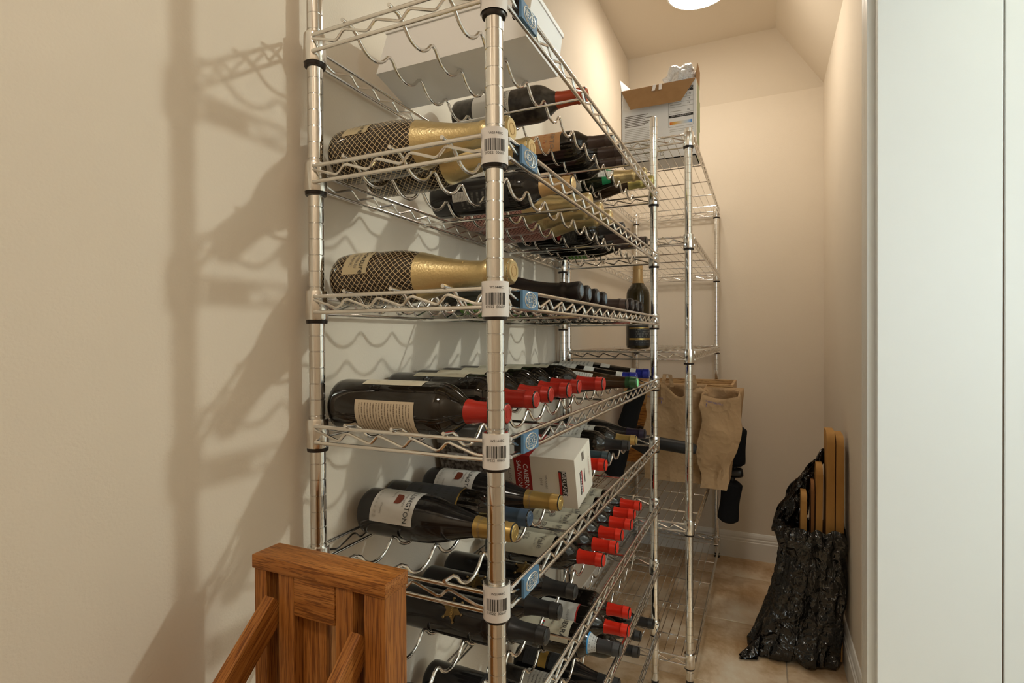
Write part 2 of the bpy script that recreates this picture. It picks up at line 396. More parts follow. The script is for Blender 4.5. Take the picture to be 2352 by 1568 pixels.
# door casing: fluted profile, jamb and open leaf
def casing(name, ya, yb, z1):
    prof = [(0, 0), (.010, .0), (.011, .012), (.015, .016), (.018, .022), (.015, .028), (.0175, .034), (.0175, .050), (.014, .055), (.017, .061), (.018, .074), (.015, .080), (.014, .086), (0, .086)]
    sg = 1 if yb > ya else -1; mb = MB(); n = len(prof)
    for z in (0, z1):
        for d, t in prof: mb.v.append(Vector((XR-d, ya+sg*t, z)))
    for i in range(n-1): mb.face((i, i+1, n+i+1, n+i))
    mb.face(range(n)); mb.face(range(n, 2*n)); struct(build(mb, name, M_trim, smooth=50))
casing('trim_1', DY1+.087, DY1, DH+.087); casing('trim_2', DY0-.087, DY0, DH+.087)
mb = MB(); mb.box((XR-.008, (DY0+DY1)/2, DH+.045), (.016, DY1-DY0, .084)); struct(build(mb, 'trim_3', M_trim))
mb = MB(); mb.box((XR+WT/2, DY1+.0, DH/2), (WT+.03, .006, DH)); mb.box((XR+WT/2, DY0, DH/2), (WT+.03, .006, DH)); mb.box((XR+WT/2, (DY0+DY1)/2, DH), (WT+.03, DY1-DY0, .006))
struct(build(mb, 'trim_4', M_door))
SEAM = .862-XR-.002
leaf = struct(bm_link(bevel_box((SEAM-.0018, .034, 2.13), .0015, 1, ((SEAM-.0018)/2, .017, 1.075)), 'door_1', M_door, None, (XR+.002, DY1-.040, 0)))
bm_link(bevel_box((.84-SEAM-.0018, .034, 2.13), .0015, 1, ((.84+SEAM+.0018)/2, .017, 1.075)), 'folding_panel', M_door, leaf)
mb = MB(); mb.box((SEAM, .020, 1.075), (.0036, .026, 2.12)); build(mb, 'seam_strip', mat('seam_wood', (.20, .13, .08), .8), leaf)
mb = MB(); mb.tube([(.80, 0, .98), (.80, -.022, .98)], .007, 12); mb.tube([(.80, -.018, .98), (.80, -.040, .98)], .016, 16); build(mb, 'door_handle', M_nickel, leaf, smooth=40)
# the next room, seen through the doorway
RX = 3.0
WY0, WY1, WZ0, WZ1 = -.62, .18, .90, 2.00
mb = MB()
mb.box((RX+.05, (WY1+2.7)/2, 1.25), (.1, 2.7-WY1, 2.6)); mb.box((RX+.05, (WY0-.9)/2, 1.25), (.1, WY0+.9, 2.6))
mb.box((RX+.05, (WY0+WY1)/2, WZ0/2-.025), (.1, WY1-WY0, WZ0+.05)); mb.box((RX+.05, (WY0+WY1)/2, (WZ1+2.55)/2), (.1, WY1-WY0, 2.55-WZ1))
struct(build(mb, 'wall_room_far', M_roomwall))
win = MB(); 
for y in (WY0+.02, (WY0+WY1)/2, WY1-.02): win.box((RX+.05, y, (WZ0+WZ1)/2), (.05, .04, WZ1-WZ0))
for z in (WZ0+.02, WZ1-.02): win.box((RX+.05, (WY0+WY1)/2, z), (.05, WY1-WY0, .04))
win = struct(build(win, 'window_1', M_trim))
for k in (0, 1):
    mb = MB(); mb.box((RX+.06, WY0+(WY1-WY0)*(.25+.5*k), (WZ0+WZ1)/2), (.004, (WY1-WY0)/2-.04, WZ1-WZ0-.08)); build(mb, 'pane', M_pane, win)
mb = MB(); mb.box((1.86, 2.65, 1.25), (2.4, .1, 2.6)); struct(build(mb, 'wall_room_back', M_roomwall))
VX0, VX1 = 1.00, 2.00
mb = MB(); mb.box((.66+(VX0-.66)/2, -.85, 1.25), (VX0-.66, .1, 2.6)); mb.box((VX1+(3.06-VX1)/2, -.85, 1.25), (3.06-VX1, .1, 2.6))
mb.box(((VX0+VX1)/2, -.85, WZ0/2-.025), (VX1-VX0, .1, WZ0+.05)); mb.box(((VX0+VX1)/2, -.85, (WZ1+2.55)/2), (VX1-VX0, .1, 2.55-WZ1)); struct(build(mb, 'wall_room_near', M_roomwall))
win = MB()
for x in (VX0+.02, (VX0+VX1)/2, VX1-.02): win.box((x, -.85, (WZ0+WZ1)/2), (.04, .05, WZ1-WZ0))
for z in (WZ0+.02, WZ1-.02): win.box(((VX0+VX1)/2, -.85, z), (VX1-VX0, .05, .04))
win = struct(build(win, 'window_fill', M_trim))  # unseen window added to light the door leaf but not the closet
for k in (0, 1):
    mb = MB(); mb.box((VX0+(VX1-VX0)*(.25+.5*k), -.86, (WZ0+WZ1)/2), ((VX1-VX0)/2-.04, .004, WZ1-WZ0-.08)); build(mb, 'pane', M_fillpane, win)
mb = MB(); mb.box((1.86, .9, 2.58), (2.4, 3.6, .08)); struct(build(mb, 'ceiling_room', M_roomwall))
mb = MB(); mb.box((1.90, .9, -.025), (2.35, 3.6, .05)); struct(build(mb, 'floor_room', M_roomfloor))
# lamps
def dome(name, label, c, m, r=.14, h=.105):
    t = thing(name, label, 'ceiling lamp', c)
    mb = MB(); mb.lathe([(0, 0), (0, r*1.06), (-.076, r*1.04), (-.078, r*.985), (-.010, r*.985)], 40, 'z'); build(mb, 'canopy', M_trim, t, smooth=40)  # rim deepened to keep lamp light off the ceiling and upper walls
    mb = MB(); n = 12; mb.lathe([(-.072-h*math.sin(PI/2*k/n), r*.97*math.cos(PI/2*k/n)+.0005) for k in range(n+1)], 40, 'z'); build(mb, 'glass_dome', m, t, smooth=60)
    return t
dome('ceiling_lamp', 'glowing white glass dome lamp on the flat closet ceiling', (.082, 1.765, ZC), M_lampglass, .125, .026)
dome('ceiling_lamp', 'added fill dome lamp on the ceiling behind the camera', (.12, -1.25, ZC), M_lampfill, .135, .035)  # added out of view as fill light for the camera-facing sides
t = thing('pendant_lamp', 'small bare bulb pendant in the room beyond the doorway', 'pendant lamp', (1.82, 1.03, 2.54))
mb = MB(); mb.lathe([(0, 0), (0, .05), (-.02, .045), (-.02, 0)], 24, 'z'); mb.tube([(0, 0, -.02), (0, 0, -.12)], .006, 8); build(mb, 'canopy', M_nickel, t, smooth=40)
mb = MB(); n = 12; mb.lathe([(-.18+.04*math.cos(PI*k/n), .04*math.sin(PI*k/n)+.0003) for k in range(n+1)], 24, 'z'); build(mb, 'bulb', M_bulb, t, smooth=60)

# ------------------------------------------------------------------ wire racks
RA, RB = .3186, 1.1777           # wine rack post spacing
PR = .0124
def post_mesh(z1):
    prof = [(.022, 0), (.022, PR)]; z = .0254*2
    while z < z1-.012:
        prof += [(z-.0011, PR), (z-.0004, PR-.0012), (z+.0004, PR-.0012), (z+.0011, PR)]; z += .0254
    prof += [(z1-.002, PR), (z1, PR-.002), (z1, 0)]
    mb = MB(); mb.lathe(prof, 24, 'z'); return mb.mesh('post', M_chrome, 35)
def foot_mesh():
    mb = MB(); mb.lathe([(0, 0), (0, .013), (.004, .0145), (.008, .0125), (.010, .006), (.016, .006), (.016, .0122), (.024, .0126)], 20, 'z'); return mb.mesh('levelling_foot', M_black, 35)
def collar_mesh():
    mb = MB(); mb.lathe([(.0006, .0126), (.0006, .0172), (.002, .0178), (.044, .0170), (.0462, .0164), (.0462, .0126)], 28, 'z'); return mb.mesh('collar', M_chrome2, 35)
def ring_mesh():
    mb = MB(); mb.lathe([(-.0055, .0126), (-.0055, .0158), (-.004, .0164), (.0000, .0168), (.0005, .0126)], 28, 'z'); return mb.mesh('split_sleeve', M_brownring, 35)
ZU, ZL, WR = .0365, .0115, .0031
def zig(p0, p1, out, z_lo=.0166, z_hi=.0313, pitch=.0595, frac=.29, phase=.0):
    """zigzag wire from p0 to p1 (2D), sawtooth"""
    p0, p1 = Vector(p0), Vector(p1); L = (p1-p0).length; d = (p1-p0)/L; pts = [(0.0, z_hi)]; k = 0
    while True:
        v = phase+k*pitch; pk = v+pitch*(1-frac)
        if v > .008 and v < L-.004: pts.append((v, z_lo))
        if pk > .004 and pk < L-.008: pts.append((pk, z_hi))
        if v > L: break
        k += 1
    pts.append((L, z_lo)); pts.sort()
    return arc_path([(p0.x+d.x*s, p0.y+d.y*s, z) for s, z in pts], .006, 3)
def shelf_wires(a, b):
    o = .0165; e = .011
    mb = MB()
    for z in (ZU, ZL):
        mb.tube([(o, e, z), (o, b-e, z)], WR, 10); mb.tube([(-a-o, e, z), (-a-o, b-e, z)], WR, 10)
        mb.tube([(-e, -o, z), (-a+e, -o, z)], WR, 10); mb.tube([(-e, b+o, z), (-a+e, b+o, z)], WR, 10)
    frame = mb.mesh('shelf_frame', M_chrome2, 40)
    sides = []
    for p0, p1, ph, fr in (((o, e), (o, b-e), .0595-.011, .29), ((-a-o, e), (-a-o, b-e), .0595-.011, .29), ((-a+e, -o), (-e, -o), .0595-.011, .76), ((-a+e, b+o), (-e, b+o), .05, .76)):
        m2 = MB(); m2.tube(zig(p0, p1, None, phase=ph, frac=fr), .0022, 7); sides.append(m2.mesh('truss_wire', M_chrome2, 50))
    return frame, sides
ZT, PITCH, Y0 = .0145, .0898, .050
def wave_mesh():
    pts = [(0, -.0215, .0425), (0, .001, .0415)]
    def z(s):
        s = abs(s); Rr = .0425
        if s < .034: return ZT+Rr-math.sqrt(Rr*Rr-s*s)
        d = s-.034; return ZT+.017+1.333*d-61*d*d
    for n in range(13):
        for k in range(-6, 7):
            if k == -6 and n > 0: continue
            s = k/6*PITCH/2; pts.append((0, Y0+n*PITCH+s, z(s)))
    pts += [(0, RB-.002, .0415), (0, RB+.0215, .0425)]
    mb = MB(); mb.tube(pts, .0029, 10); return mb.mesh('wave_rod', M_chrome2, 60)
P1 = post_mesh(1.888); P2 = post_mesh(1.851); FT = foot_mesh(); CM = collar_mesh(); RM = ring_mesh(); WM = wave_mesh()
FR1, ZG1 = shelf_wires(RA, RB)
mb = MB(); mb.tube([(-RA-.0165, 0, .0085), (.0165, 0, .0085)], .0026, 8); XM = mb.mesh('cross_rod', M_chrome2, 40)
# badge: blue plate with a silver globe and wordmark
def badge_mesh():
    mb = MB(); mb.cm = 0; mb.box((0, 0, 0), (.004, .056, .0265)); mb.cm = 1
    def loop(cy, cz, ry, rz, r=.0005, n=28): mb.tube([(.0023, cy+ry*math.cos(2*PI*k/n), cz+rz*math.sin(2*PI*k/n)) for k in range(n)], r, 5, closed=True)
    loop(0, 0, .021, .0112, .0008); loop(0, 0, .010, .0112)
    for zz in (-.0066, .0066): mb.tube([(.0023, -.016, zz), (.0023, .016, zz)], .0004, 4)
    text_flat(mb, 'NEXEL', .0125, (.0029, 0, 0), (0, 1, 0), (0, 0, 1), 1.1)
    mb.cm = 2; mb.box((-.007, -.024, 0), (.012, .006, .022))
    return mb.mesh('maker_badge', [M_badge, M_silver, M_black])
BG = badge_mesh()
# paper barcode wrapped on the front collar
def barcode_mesh():
    r = .01845; ac = math.atan2(-.66, .329); mb = MB(); n = 20; half = R(112)
    z0, z1 = -.001, .0462
    for k in range(n+1):
        a = ac-half+2*half*k/n
        for z in (z0, z1): mb.v.append(Vector((math.cos(a)*r, math.sin(a)*r, z)))
    for k in range(n): mb.face((2*k, 2*k+2, 2*k+3, 2*k+1))
    mb.cm = 1; r2 = r+.0003
    rnd = random.Random(3); s = -.0150
    def patch(s0, s1, za, zb):
        b = len(mb.v)
        for s_ in (s0, s1):
            a = ac+s_/r2
            for z in (za, zb): mb.v.append(Vector((math.cos(a)*r2, math.sin(a)*r2, z)))
        mb.face((b, b+2, b+3, b+1))
    while s < .0150:
        wd = rnd.choice((.0004, .0004, .0008, .0012)); patch(s, s+wd, .0145, .0305); s += wd+rnd.choice((.0004, .0006, .0009))
    def tx(t, size, zc, off=0):
        v, f = text_geo(t, size); b = len(mb.v)
        for x, y in v:
            a = ac+(x+off)/r2; mb.v.append(Vector((math.cos(a)*r2, math.sin(a)*r2, zc+y)))
        for q in f: mb.face([b+i for i in q])
    tx('WS1448C', .0047, .0375, .002); tx('07022  00607', .0050, .0115, 0)
    return mb.mesh('barcode_sticker', [M_paper, M_print], 60)
BC = barcode_mesh()
RING = [1.5992-.2032*k for k in range(8)]
rack = thing('wine_rack', 'tall chrome wire wine rack with wavy shelves standing along the left wall', 'wine rack', (0, 0, 0))
for (x, y) in ((0, 0), (-RA, 0), (0, RB), (-RA, RB)):
    p = link('post', P1, rack, (x, y, 0)); link('levelling_foot', FT, p)
for k in range(8):
    sh = link('shelf_frame', FR1, rack, (0, 0, RING[k]))
    for m2 in ZG1: link('truss_wire', m2, sh)
    for x in (-.244, -.158, -.070): link('wave_rod', WM, sh, (x, 0, 0))
    for y in (.32, .75): link('cross_rod', XM, sh, (0, y, 0))
    for (x, y) in ((0, 0), (-RA, 0), (0, RB), (-RA, RB)):
        link('collar', CM, sh, (x, y, 0)); link('split_sleeve', RM, sh, (x, y, 0))
    link('maker_badge', BG, sh, (.0222, .066, .0245)); link('barcode_sticker', BC, sh)
# storage rack
X2, Y2, A2 = .105, 1.222, .420
FR2, ZG2 = shelf_wires(A2, RB)
rack2 = thing('storage_rack', 'chrome wire storage rack with flat grid shelves in the far corner', 'storage rack', (X2, Y2, 0))
def grid_wire(): 
    mb = MB(); mb.tube([(0, -.016, .041), (0, RB+.016, .041)], .0014, 6); return mb.mesh('mat_wire', M_chrome2, 40)
GW = grid_wire()
mb = MB(); mb.tube([(-A2-.0165, 0, .0370), (.0165, 0, .0370)], .0024, 8); GX = mb.mesh('cross_rod', M_chrome2, 40)
RING2 = [1.790, 1.455, 1.0765, .5095, .066]
for (x, y) in ((0, 0), (-A2, 0), (0, RB), (-A2, RB)):
    p = link('post', P2, rack2, (x, y, 0)); link('levelling_foot', FT, p)
for z in RING2:
    sh = link('shelf_frame', FR2, rack2, (0, 0, z))
    for m2 in ZG2: link('truss_wire', m2, sh)
    for i in range(14): link('mat_wire', GW, sh, (-.024-i*.0286, 0, 0))
    for i in range(5): link('cross_rod', GX, sh, (0, .112+.2385*i, 0))
    for (x, y) in ((0, 0), (-A2, 0), (0, RB), (-A2, RB)):
        link('collar', CM, sh, (x, y, 0)); link('split_sleeve', RM, sh, (x, y, 0))
TOP2 = [z+.0425 for z in RING2]

# ------------------------------------------------------------------ wine bottles
PROF = {
 'bordeaux': [(0, .0), (.0, .026), (.0015, .0335), (.006, .0374), (.012, .0378), (.186, .0378), (.197, .0370), (.206, .0348), (.214, .0308), (.221, .0258), (.228, .0210), (.235, .0176), (.243, .0156), (.252, .0146), (.270, .0142), (.292, .0140), (.293, .0150), (.299, .0150), (.300, .0138), (.300, 0)],
 'heavy': [(0, .0), (.0, .029), (.0015, .0370), (.006, .0415), (.014, .0424), (.188, .0424), (.200, .0416), (.210, .0390), (.219, .0342), (.227, .0282), (.234, .0226), (.241, .0185), (.249, .0162), (.258, .0152), (.276, .0147), (.298, .0145), (.299, .0155), (.305, .0155), (.306, .0142), (.306, 0)],
 'burgundy': [(0, .0), (.0, .028), (.002, .0365), (.007, .0402), (.014, .0408), (.118, .0408), (.132, .0400), (.148, .0378), (.166, .0338), (.184, .0286), (.200, .0238), (.216, .0196), (.232, .0166), (.248, .0150), (.270, .0144), (.288, .0142), (.289, .0152), (.295, .0152), (.296, .014), (.296, 0)],
 'champagne': [(0, .0), (.0, .030), (.003, .0370), (.010, .0415), (.022, .0434), (.108, .0434), (.128, .0424), (.147, .0396), (.165, .0352), (.184, .0300), (.203, .0252), (.222, .0213), (.242, .0186), (.264, .0172), (.268, .0188), (.275, .0188), (.278, .0170), (.284, .0163), (.290, .0174), (.304, .0186), (.309, .0178), (.311, .013), (.311, 0)],
 'flute': [(0, .0), (.0, .026), (.002, .0335), (.008, .0365), (.016, .0368), (.120, .0368), (.140, .0358), (.165, .0332), (.195, .0288), (.225, .0238), (.255, .0192), (.280, .0160), (.300, .0146), (.322, .0140), (.323, .0148), (.329, .0148), (.330, .0136), (.330, 0)],
}
def rad(kind, x):
    P = PROF[kind]
    for (x0, r0), (x1, r1) in zip(P, P[1:]):
        if x0 <= x <= x1 and x1 > x0: return r0+(r1-r0)*(x-x0)/(x1-x0)
    return 0
_C = {}
def body_mesh(kind, m):
    k = ('b', kind, m.name)
    if k not in _C: mb = MB(); mb.lathe(PROF[kind], 40, 'x', uvx=(0, .31)); _C[k] = mb.mesh('glass_body', m, 50)
    return _C[k]
def capsule_mesh(kind, x0, m, end=None):
    k = ('c', kind, x0, m.name, end.name if end else 0)
    if k in _C: return _C[k]
    L = PROF[kind][-1][0]; o = .0008
    if kind == 'champagne':
        xs_ = [x0]+[p[0] for p in PROF[kind] if p[0] > x0+.003 and p[0] < L-.001]
        pr = [(x0, rad(kind, x0)-.0004)]+[(x, rad(kind, x)+o) for x in xs_]+[(L-.004, .0192), (L+.0012, .0150), (L+.0012, .0118)]
    else:
        n = 4
        pr = [(x0, rad(kind, x0)-.0004)]+[(x0+(L-.022-x0)*i/n, rad(kind, x0+(L-.022-x0)*i/n)+o) for i in range(n+1)]
        rr = pr[-1][1]; pr += [(L-.0195, rr+.0001), (L-.019, rr+.0011), (L-.0165, rr+.0014), (L-.0150, rr+.0005), (L-.0035, rr+.0006), (L-.0005, rr-.0008), (L+.0010, rr-.0030), (L+.0010, rr-.0045)]
    mb = MB(); mb.lathe(pr, 28, 'x')
    mb.cm = 1 if end else 0
    b = len(mb.v); xe, re = pr[-1]
    for i in range(28): a = 2*PI*i/28; mb.v.append(Vector((xe, -math.cos(a)*re, math.sin(a)*re)))
    mb.face(range(b, b+28))
    mb.tube([(xe+.0002, -math.cos(2*PI*i/20)*re*.7, math.sin(2*PI*i/20)*re*.7) for i in range(20)], .0004, 4, closed=True)
    _C[k] = mb.mesh('capsule', [m, end] if end else m, 45); return _C[k]
def patch_mesh(kind, x0, x1, half, m, o=.0005, seg=18, nx=6):
    """label paper around the girth, centred on angle 0, u = around, v = along"""
    mb = MB(); b = 0
    for j in range(nx+1):
        x = x0+(x1-x0)*j/nx; r = rad(kind, x)+o
        for i in range(seg+1):
            a = half-2*half*i/seg; mb.v.append(Vector((x, -math.cos(a)*r, math.sin(a)*r)))
    for j in range(nx):
        for i in range(seg):
            q = (j*(seg+1)+i, j*(seg+1)+i+1, (j+1)*(seg+1)+i+1, (j+1)*(seg+1)+i)
            mb.face(q, ((i/seg, 1-(1-j/nx)), ((i+1)/seg, j/nx), ((i+1)/seg, (j+1)/nx), (i/seg, (j+1)/nx)))
    return mb.mesh('label', m, 60)
def slot(k, n, kind):
    """centre line of a bottle lying in trough n of shelf k"""
    r = max(p[1] for p in PROF[kind]); zz = RING[k-1]+ZT+.0031+r
    if r > .0385: zz += .0012 + (r-.0385)*.75
    return Y0+n*PITCH, zz+.0003
ORD = ['', 'first', 'second', 'third', 'fourth', 'fifth', 'sixth', 'seventh', 'eighth', 'ninth', 'tenth']
SH = {1: 'top', 2: 'second', 3: 'third', 4: 'fourth', 5: 'fifth', 6: 'sixth', 7: 'seventh', 8: 'lowest'}
COUNT = {}
def bottle(k, n, kind, glass, cap, desc, xcap=-.02, cstart=None, labels=(), texts=(), roll=0, tilt=0, end=None, part='capsule', dz=0):
    """labels: (name, x0, x1, half_deg, centre_deg, material); texts: (string, size, x, centre_deg, material, sx)"""
    COUNT[k] = COUNT.get(k, 0)+1
    L = PROF[kind][-1][0]; y, z = slot(k, n, kind); xb = max(xcap-L, -.3475)
    t = thing('wine_bottle', f'{desc}, {ORD[COUNT[k]]} from front on {SH[k]} shelf', 'wine bottle', (xb, y, z+dz), (0, R(tilt), 0), f'wine bottles lying in the rack')
    link('glass_body', body_mesh(kind, glass), t)
    if cap is not None:
        cs = cstart if cstart is not None else L-.062
        link(part, capsule_mesh(kind, cs, cap, end), t)
    made = []
    for (nm, x0, x1, half, ac, m) in labels:
        key = ('l', kind, x0, x1, half, m.name)
        if key not in _C: _C[key] = patch_mesh(kind, x0, x1, R(half), m)
        made.append((x0, x1, ac, link(nm, _C[key], t, None, (-R(ac), 0, 0))))
    for (s, size, x, ac, m, sx) in texts:
        host, off = t, 0
        for x0, x1, la, o in made:
            if x0 <= x <= x1: host, off = o, la; break
        mb = MB(); text_cyl(mb, s, size, x, R(ac-off), rad(kind, x)+.0014, sx); build(mb, 'lettering', m, host)
    return t
c = CAP
# top shelf
bottle(1, 4, 'bordeaux', M_glass_dusty, c['rust'], 'dusty old bottle with orange-red capsule and white label', .005, .238,
       [('label', .055, .060+.058, 62, 18, LB['white']), ('strip_label', .120, .142, 60, 5, LB['white_text'])], [('CHATEAU LA C', .0075, .131, 10, M_print, 1)])
bottle(1, 7, 'bordeaux', M_glass, c['brown'], 'bottle with orange label and brown capsule', -.008, .238, [('label', .030, .172, 60, 30, LB['orange'])],
       [('ERTO', .015, .150, 12, M_grey_print, 1.2), ('TA', .008, .135, 12, M_grey_print, 1)])
bottle(1, 8, 'bordeaux', M_glass, c['brown'], 'bare dark bottle with brown capsule', -.008, .238, [('label', .03, .12, 40, 100, LB['orange'])])
bottle(1, 9, 'bordeaux', M_glass, c['brown'], 'dark bottle with narrow orange label underneath', -.026, .238, [('label', .06, .165, 50, -15, LB['orange_dark'])])
bottle(1, 11, 'champagne', M_glass_green, M_foil, 'sparkling bottle with gold neck foil and green sash', .002, .215,
       [('sash', .180, .205, 80, 30, mat('sash_green', (.01, .20, .07), .4)), ('medal', .168, .214, 22, 20, LB['white_text']), ('back_label', .07, .115, 26, -30, LB['white_text'])], end=M_foil)
bottle(1, 12, 'champagne', M_glass_amber, M_foil_green, 'sparkling bottle with pale yellow-green neck foil', .008, .232, [('back_label', .05, .10, 26, -30, LB['cream_text'])], end=M_foil_green)
# second shelf
def couture(k, n, desc, glass, xc, roll):
    return bottle(k, n, 'champagne', glass, M_foil, desc, xc+.006, .160, [('label_patch', .034, .082, 36, 42+roll, LB['patch'])],
       [('Couture', .0155, .071, 38+roll, M_print, .95), ('BUBBLES', .0068, .058, 38+roll, M_grey_print, 1.2), ('BLANC', .0085, .048, 40+roll, M_grey_print, 1.1)], end=M_cork, part='neck_foil')
couture(2, 0, 'sparkling bottle in gold lattice print with gold neck', M_lat_gold, -.004, 20)
couture(2, 1, 'sparkling bottle in gold lattice print, gold foil neck', M_lat_gold, -.010, 60)
bottle(2, 3, 'bordeaux', M_glass_matte, c['tan'], 'black bottle with tan capsule and barcode sticker', .006, .236, [('back_label', .06, .18, 30, -28, LB['black']), ('barcode_sticker', .058, .090, 14, -12, LB['white_text'])])
for n_, d_ in ((5, 'pink lattice sparkling bottle with gold neck foil'), (6, 'pink lattice sparkling bottle, gold foil neck'), (7, 'pink lattice sparkling bottle with gold foil')):
    couture(2, n_, d_, M_lat_pink, -.020, 30 if n_ > 5 else -15)
bottle(2, 8, 'bordeaux', M_glass, c['black'], 'dark bottle with black capsule and red seal', -.004, .236, [('label', .14, .18, 30, -35, LB['black']), ('seal', .125, .137, 9, -30, M_red_print)])
bottle(2, 9, 'bordeaux', M_glass, c['brown'], 'bare dark bottle with brown capsule', -.010, .236)
bottle(2, 10, 'bordeaux', M_glass, c['brown'], 'unlabelled dark bottle with brown capsule', -.010, .236)
bottle(2, 11, 'burgundy', M_glass_green, c['brown'], 'dark green bottle with lettered brown capsule', .004, .205, [('label', .05, .11, 30, -60, LB['green'])], [('JCB', .017, .245, -5, M_gold_print, 1.2)])
# third shelf
couture(3, 0, 'sparkling bottle in gold lattice print with cream patch', M_lat_gold, -.002, 0)
for n_ in (4, 5, 6, 7):
    bottle(3, n_, 'champagne', M_glass_green, M_foil_black, 'sparkling bottle with black foil and blue-grey disc', -.012+.004*(n_ == 4)-.006*(n_-4), .165,
           [('gold_band', .158, .170, 178, 0, M_gold_print), ('label', .04, .12, 40, -70, LB['green'])], end=M_disc, part='neck_foil')
bottle(3, 8, 'bordeaux', M_glass, c['brown'], 'bottle with greyish brown capsule jutting out', .004, .236)
for n_ in (10, 11, 12):
    bottle(3, n_, 'champagne', M_glass_green, M_foil_black, 'dark sparkling bottle with black wired cork', -.020-.004*(n_-10), .190, [('label', .04, .12, 40, -70, LB['black'])], part='neck_foil')
# fourth shelf: red capsules, then flutes
for n_, xc in ((0, -.006), (2, -.034), (3, -.040), (4, -.034), (5, -.041), (6, -.010)):
    bottle(4, n_, 'heavy', M_glass, c['red'], 'dark bottle with dull red capsule and cream labels', xc, .242,
           [('label', .060, .172, 50, 110, LB['cream_script']), ('back_label', .062, .172, 40, -20, LB['cream_text'])])
bottle(4, 8, 'flute', M_glass_amber, c['green'], 'tall tapered bottle with green label and oval sticker', .030, .300,
       [('label', .035, .120, 60, 78, LB['green']), ('label_edge', .120, .132, 60, 78, mat('edge_green', (.05, .28, .02), .5)), ('sticker', .158, .215, 26, 30, LB['white_text'])], end=mat('cap_mint', (.25, .75, .35), .4))
bottle(4, 10, 'flute', M_glass, c['royal'], 'tall tapered bottle with bright blue capsule', -.010, .290,
       [('label', .03, .150, 52, 85, LB['white_text']), ('diamond_sticker', .175, .205, 22, 62, LB['white']), ('neck_band', .272, .290, 90, 60, LB['white_text'])])
bottle(4, 12, 'flute', M_glass, c['royal'], 'tall tapered bottle with deep blue capsule', -.008, .290,
       [('label', .03, .150, 52, 85, LB['white_text']), ('diamond_sticker', .175, .205, 22, 62, LB['white']), ('neck_band', .272, .290, 90, 60, LB['white_text'])])
# fifth shelf
def wellington(n_, xc, desc, ac=58):
    t = bottle(5, n_, 'burgundy', M_glass_matte, c['gold'], desc, xc, .226, [('label', .034, .122, 62, ac, LB['white']), ],
        [('WELLINGTON', .0135, .108, ac, M_print, .95), ('VINEYARDS', .0052, .097, ac, M_grey_print, 1.1), ('PINOT', .006, .070, ac+14, M_grey_print, 1), ('SONOMA', .0045, .055, ac-28, M_grey_print, 1)])
    mb = MB(); r = .0430
    pts = [(math.cos(PI*i/10)*.010, .086+math.sin(PI*i/10)*.008) for i in range(11)]+[(-.010, .078), (.010, .078)]
    for s_, x in pts: a = R(ac)-s_/r; mb.v.append(Vector((x, -math.cos(a)*r, math.sin(a)*r)))
    mb.face(range(len(pts))); build(mb, 'arch_emblem', mat('emblem_brown', (.16, .03, .012), .5), t)
    mb = MB()
    for i in range(10):
        s_ = -.034+.0075*i
        q = [(s_, .041), (s_+.004, .041), (s_+.004, .045), (s_, .045)]; b0 = len(mb.v)
        for ss, x in q: a = R(ac)-ss/r; mb.v.append(Vector((x, -math.cos(a)*r, math.sin(a)*r)))
        mb.face(range(b0, b0+4))
    build(mb, 'border_print', M_pale_print, t)
    mb = MB(); text_cyl(mb, 'WELLINGTON', .0072, .236, R(25), .0173, 1); build(mb, 'lettering', M_grey_print, t)
    return t
wellington(1, -.036, 'white-labelled bottle with gold capsule, nearest the post')
bottle(5, 2, 'bordeaux', M_glass, c['blue'], 'dark bottle with slate blue capsule', -.054, .236, [('label', .05, .165, 50, 60, LB['charcoal']), ('gold_line', .165, .168, 50, 60, M_gold_print)])
wellington(3, -.022, 'white-labelled bottle with gold capsule below the carton')
bottle(5, 7, 'bordeaux', M_glass, c['scarlet'], 'dark bottle with red capsule beside the carton', -.030, .238, [('label', .06, .16, 50, 85, LB['cream_text'])])
bottle(5, 8, 'bordeaux', M_glass, c['teal'], 'dark bottle with teal grey capsule', -.045, .238, [('label', .06, .16, 50, 85, LB['cream_text'])])
bottle(5, 10, 'bordeaux', M_glass, c['black'], 'dark bottle with plain black capsule', -.033, .232, [('label', .06, .16, 50, 80, LB['white_text'])])
bottle(5, 11, 'bordeaux', M_glass, c['gold'], 'dark bottle with mustard gold capsule', -.030, .238, [('label', .05, .17, 50, 80, LB['white_text'])])
bottle(5, 12, 'burgundy', M_glass_matte, c['purple'], 'sloping bottle with dark purple capsule', -.020, .236, [('label', .04, .11, 50, 80, LB['white_text'])])
# sixth shelf: medal bottles and scarlet capsules
M_brass = mat('antique_brass', (.20, .13, .05), .4, .9)
def medal(t, kind, xc, ac, r_=.021):
    mb = MB(); n = 12; rr = rad(kind, xc)+.0012; b0 = len(mb.v)
    pts = [(0, 0)]+[(math.cos(PI*i/6+.26)*(r_ if i % 2 == 0 else r_*.55), math.sin(PI*i/6+.26)*(r_ if i % 2 == 0 else r_*.55)) for i in range(12)]
    for h in (0, .0015):
        for s_, d in pts: a = R(ac)-s_/rr; q = rr+h; mb.v.append(Vector((xc+d, -math.cos(a)*q, math.sin(a)*q)))
    for i in range(12):
        j = i % 12+1; k2 = (i+1) % 12+1
        mb.face((13, 13+j, 13+k2)); mb.face((j, k2, 13+k2, 13+j))
    for i in range(0, 12, 2):
        s_, d = pts[i+1]; a = R(ac)-s_/rr; q = rr+.001
        mb.lathe([(-.003+.006*v/4, .003*math.sin(PI*v/4)+.0001) for v in range(5)], 8, 'x', (xc+d, -math.cos(a)*q, math.sin(a)*q))
    build(mb, 'star_medal', M_brass, t)
    mb = MB(); text_cyl(mb, 'RANCH', .0075, xc, R(ac), rr+.0018, 1); build(mb, 'lettering', M_gold_print, t)
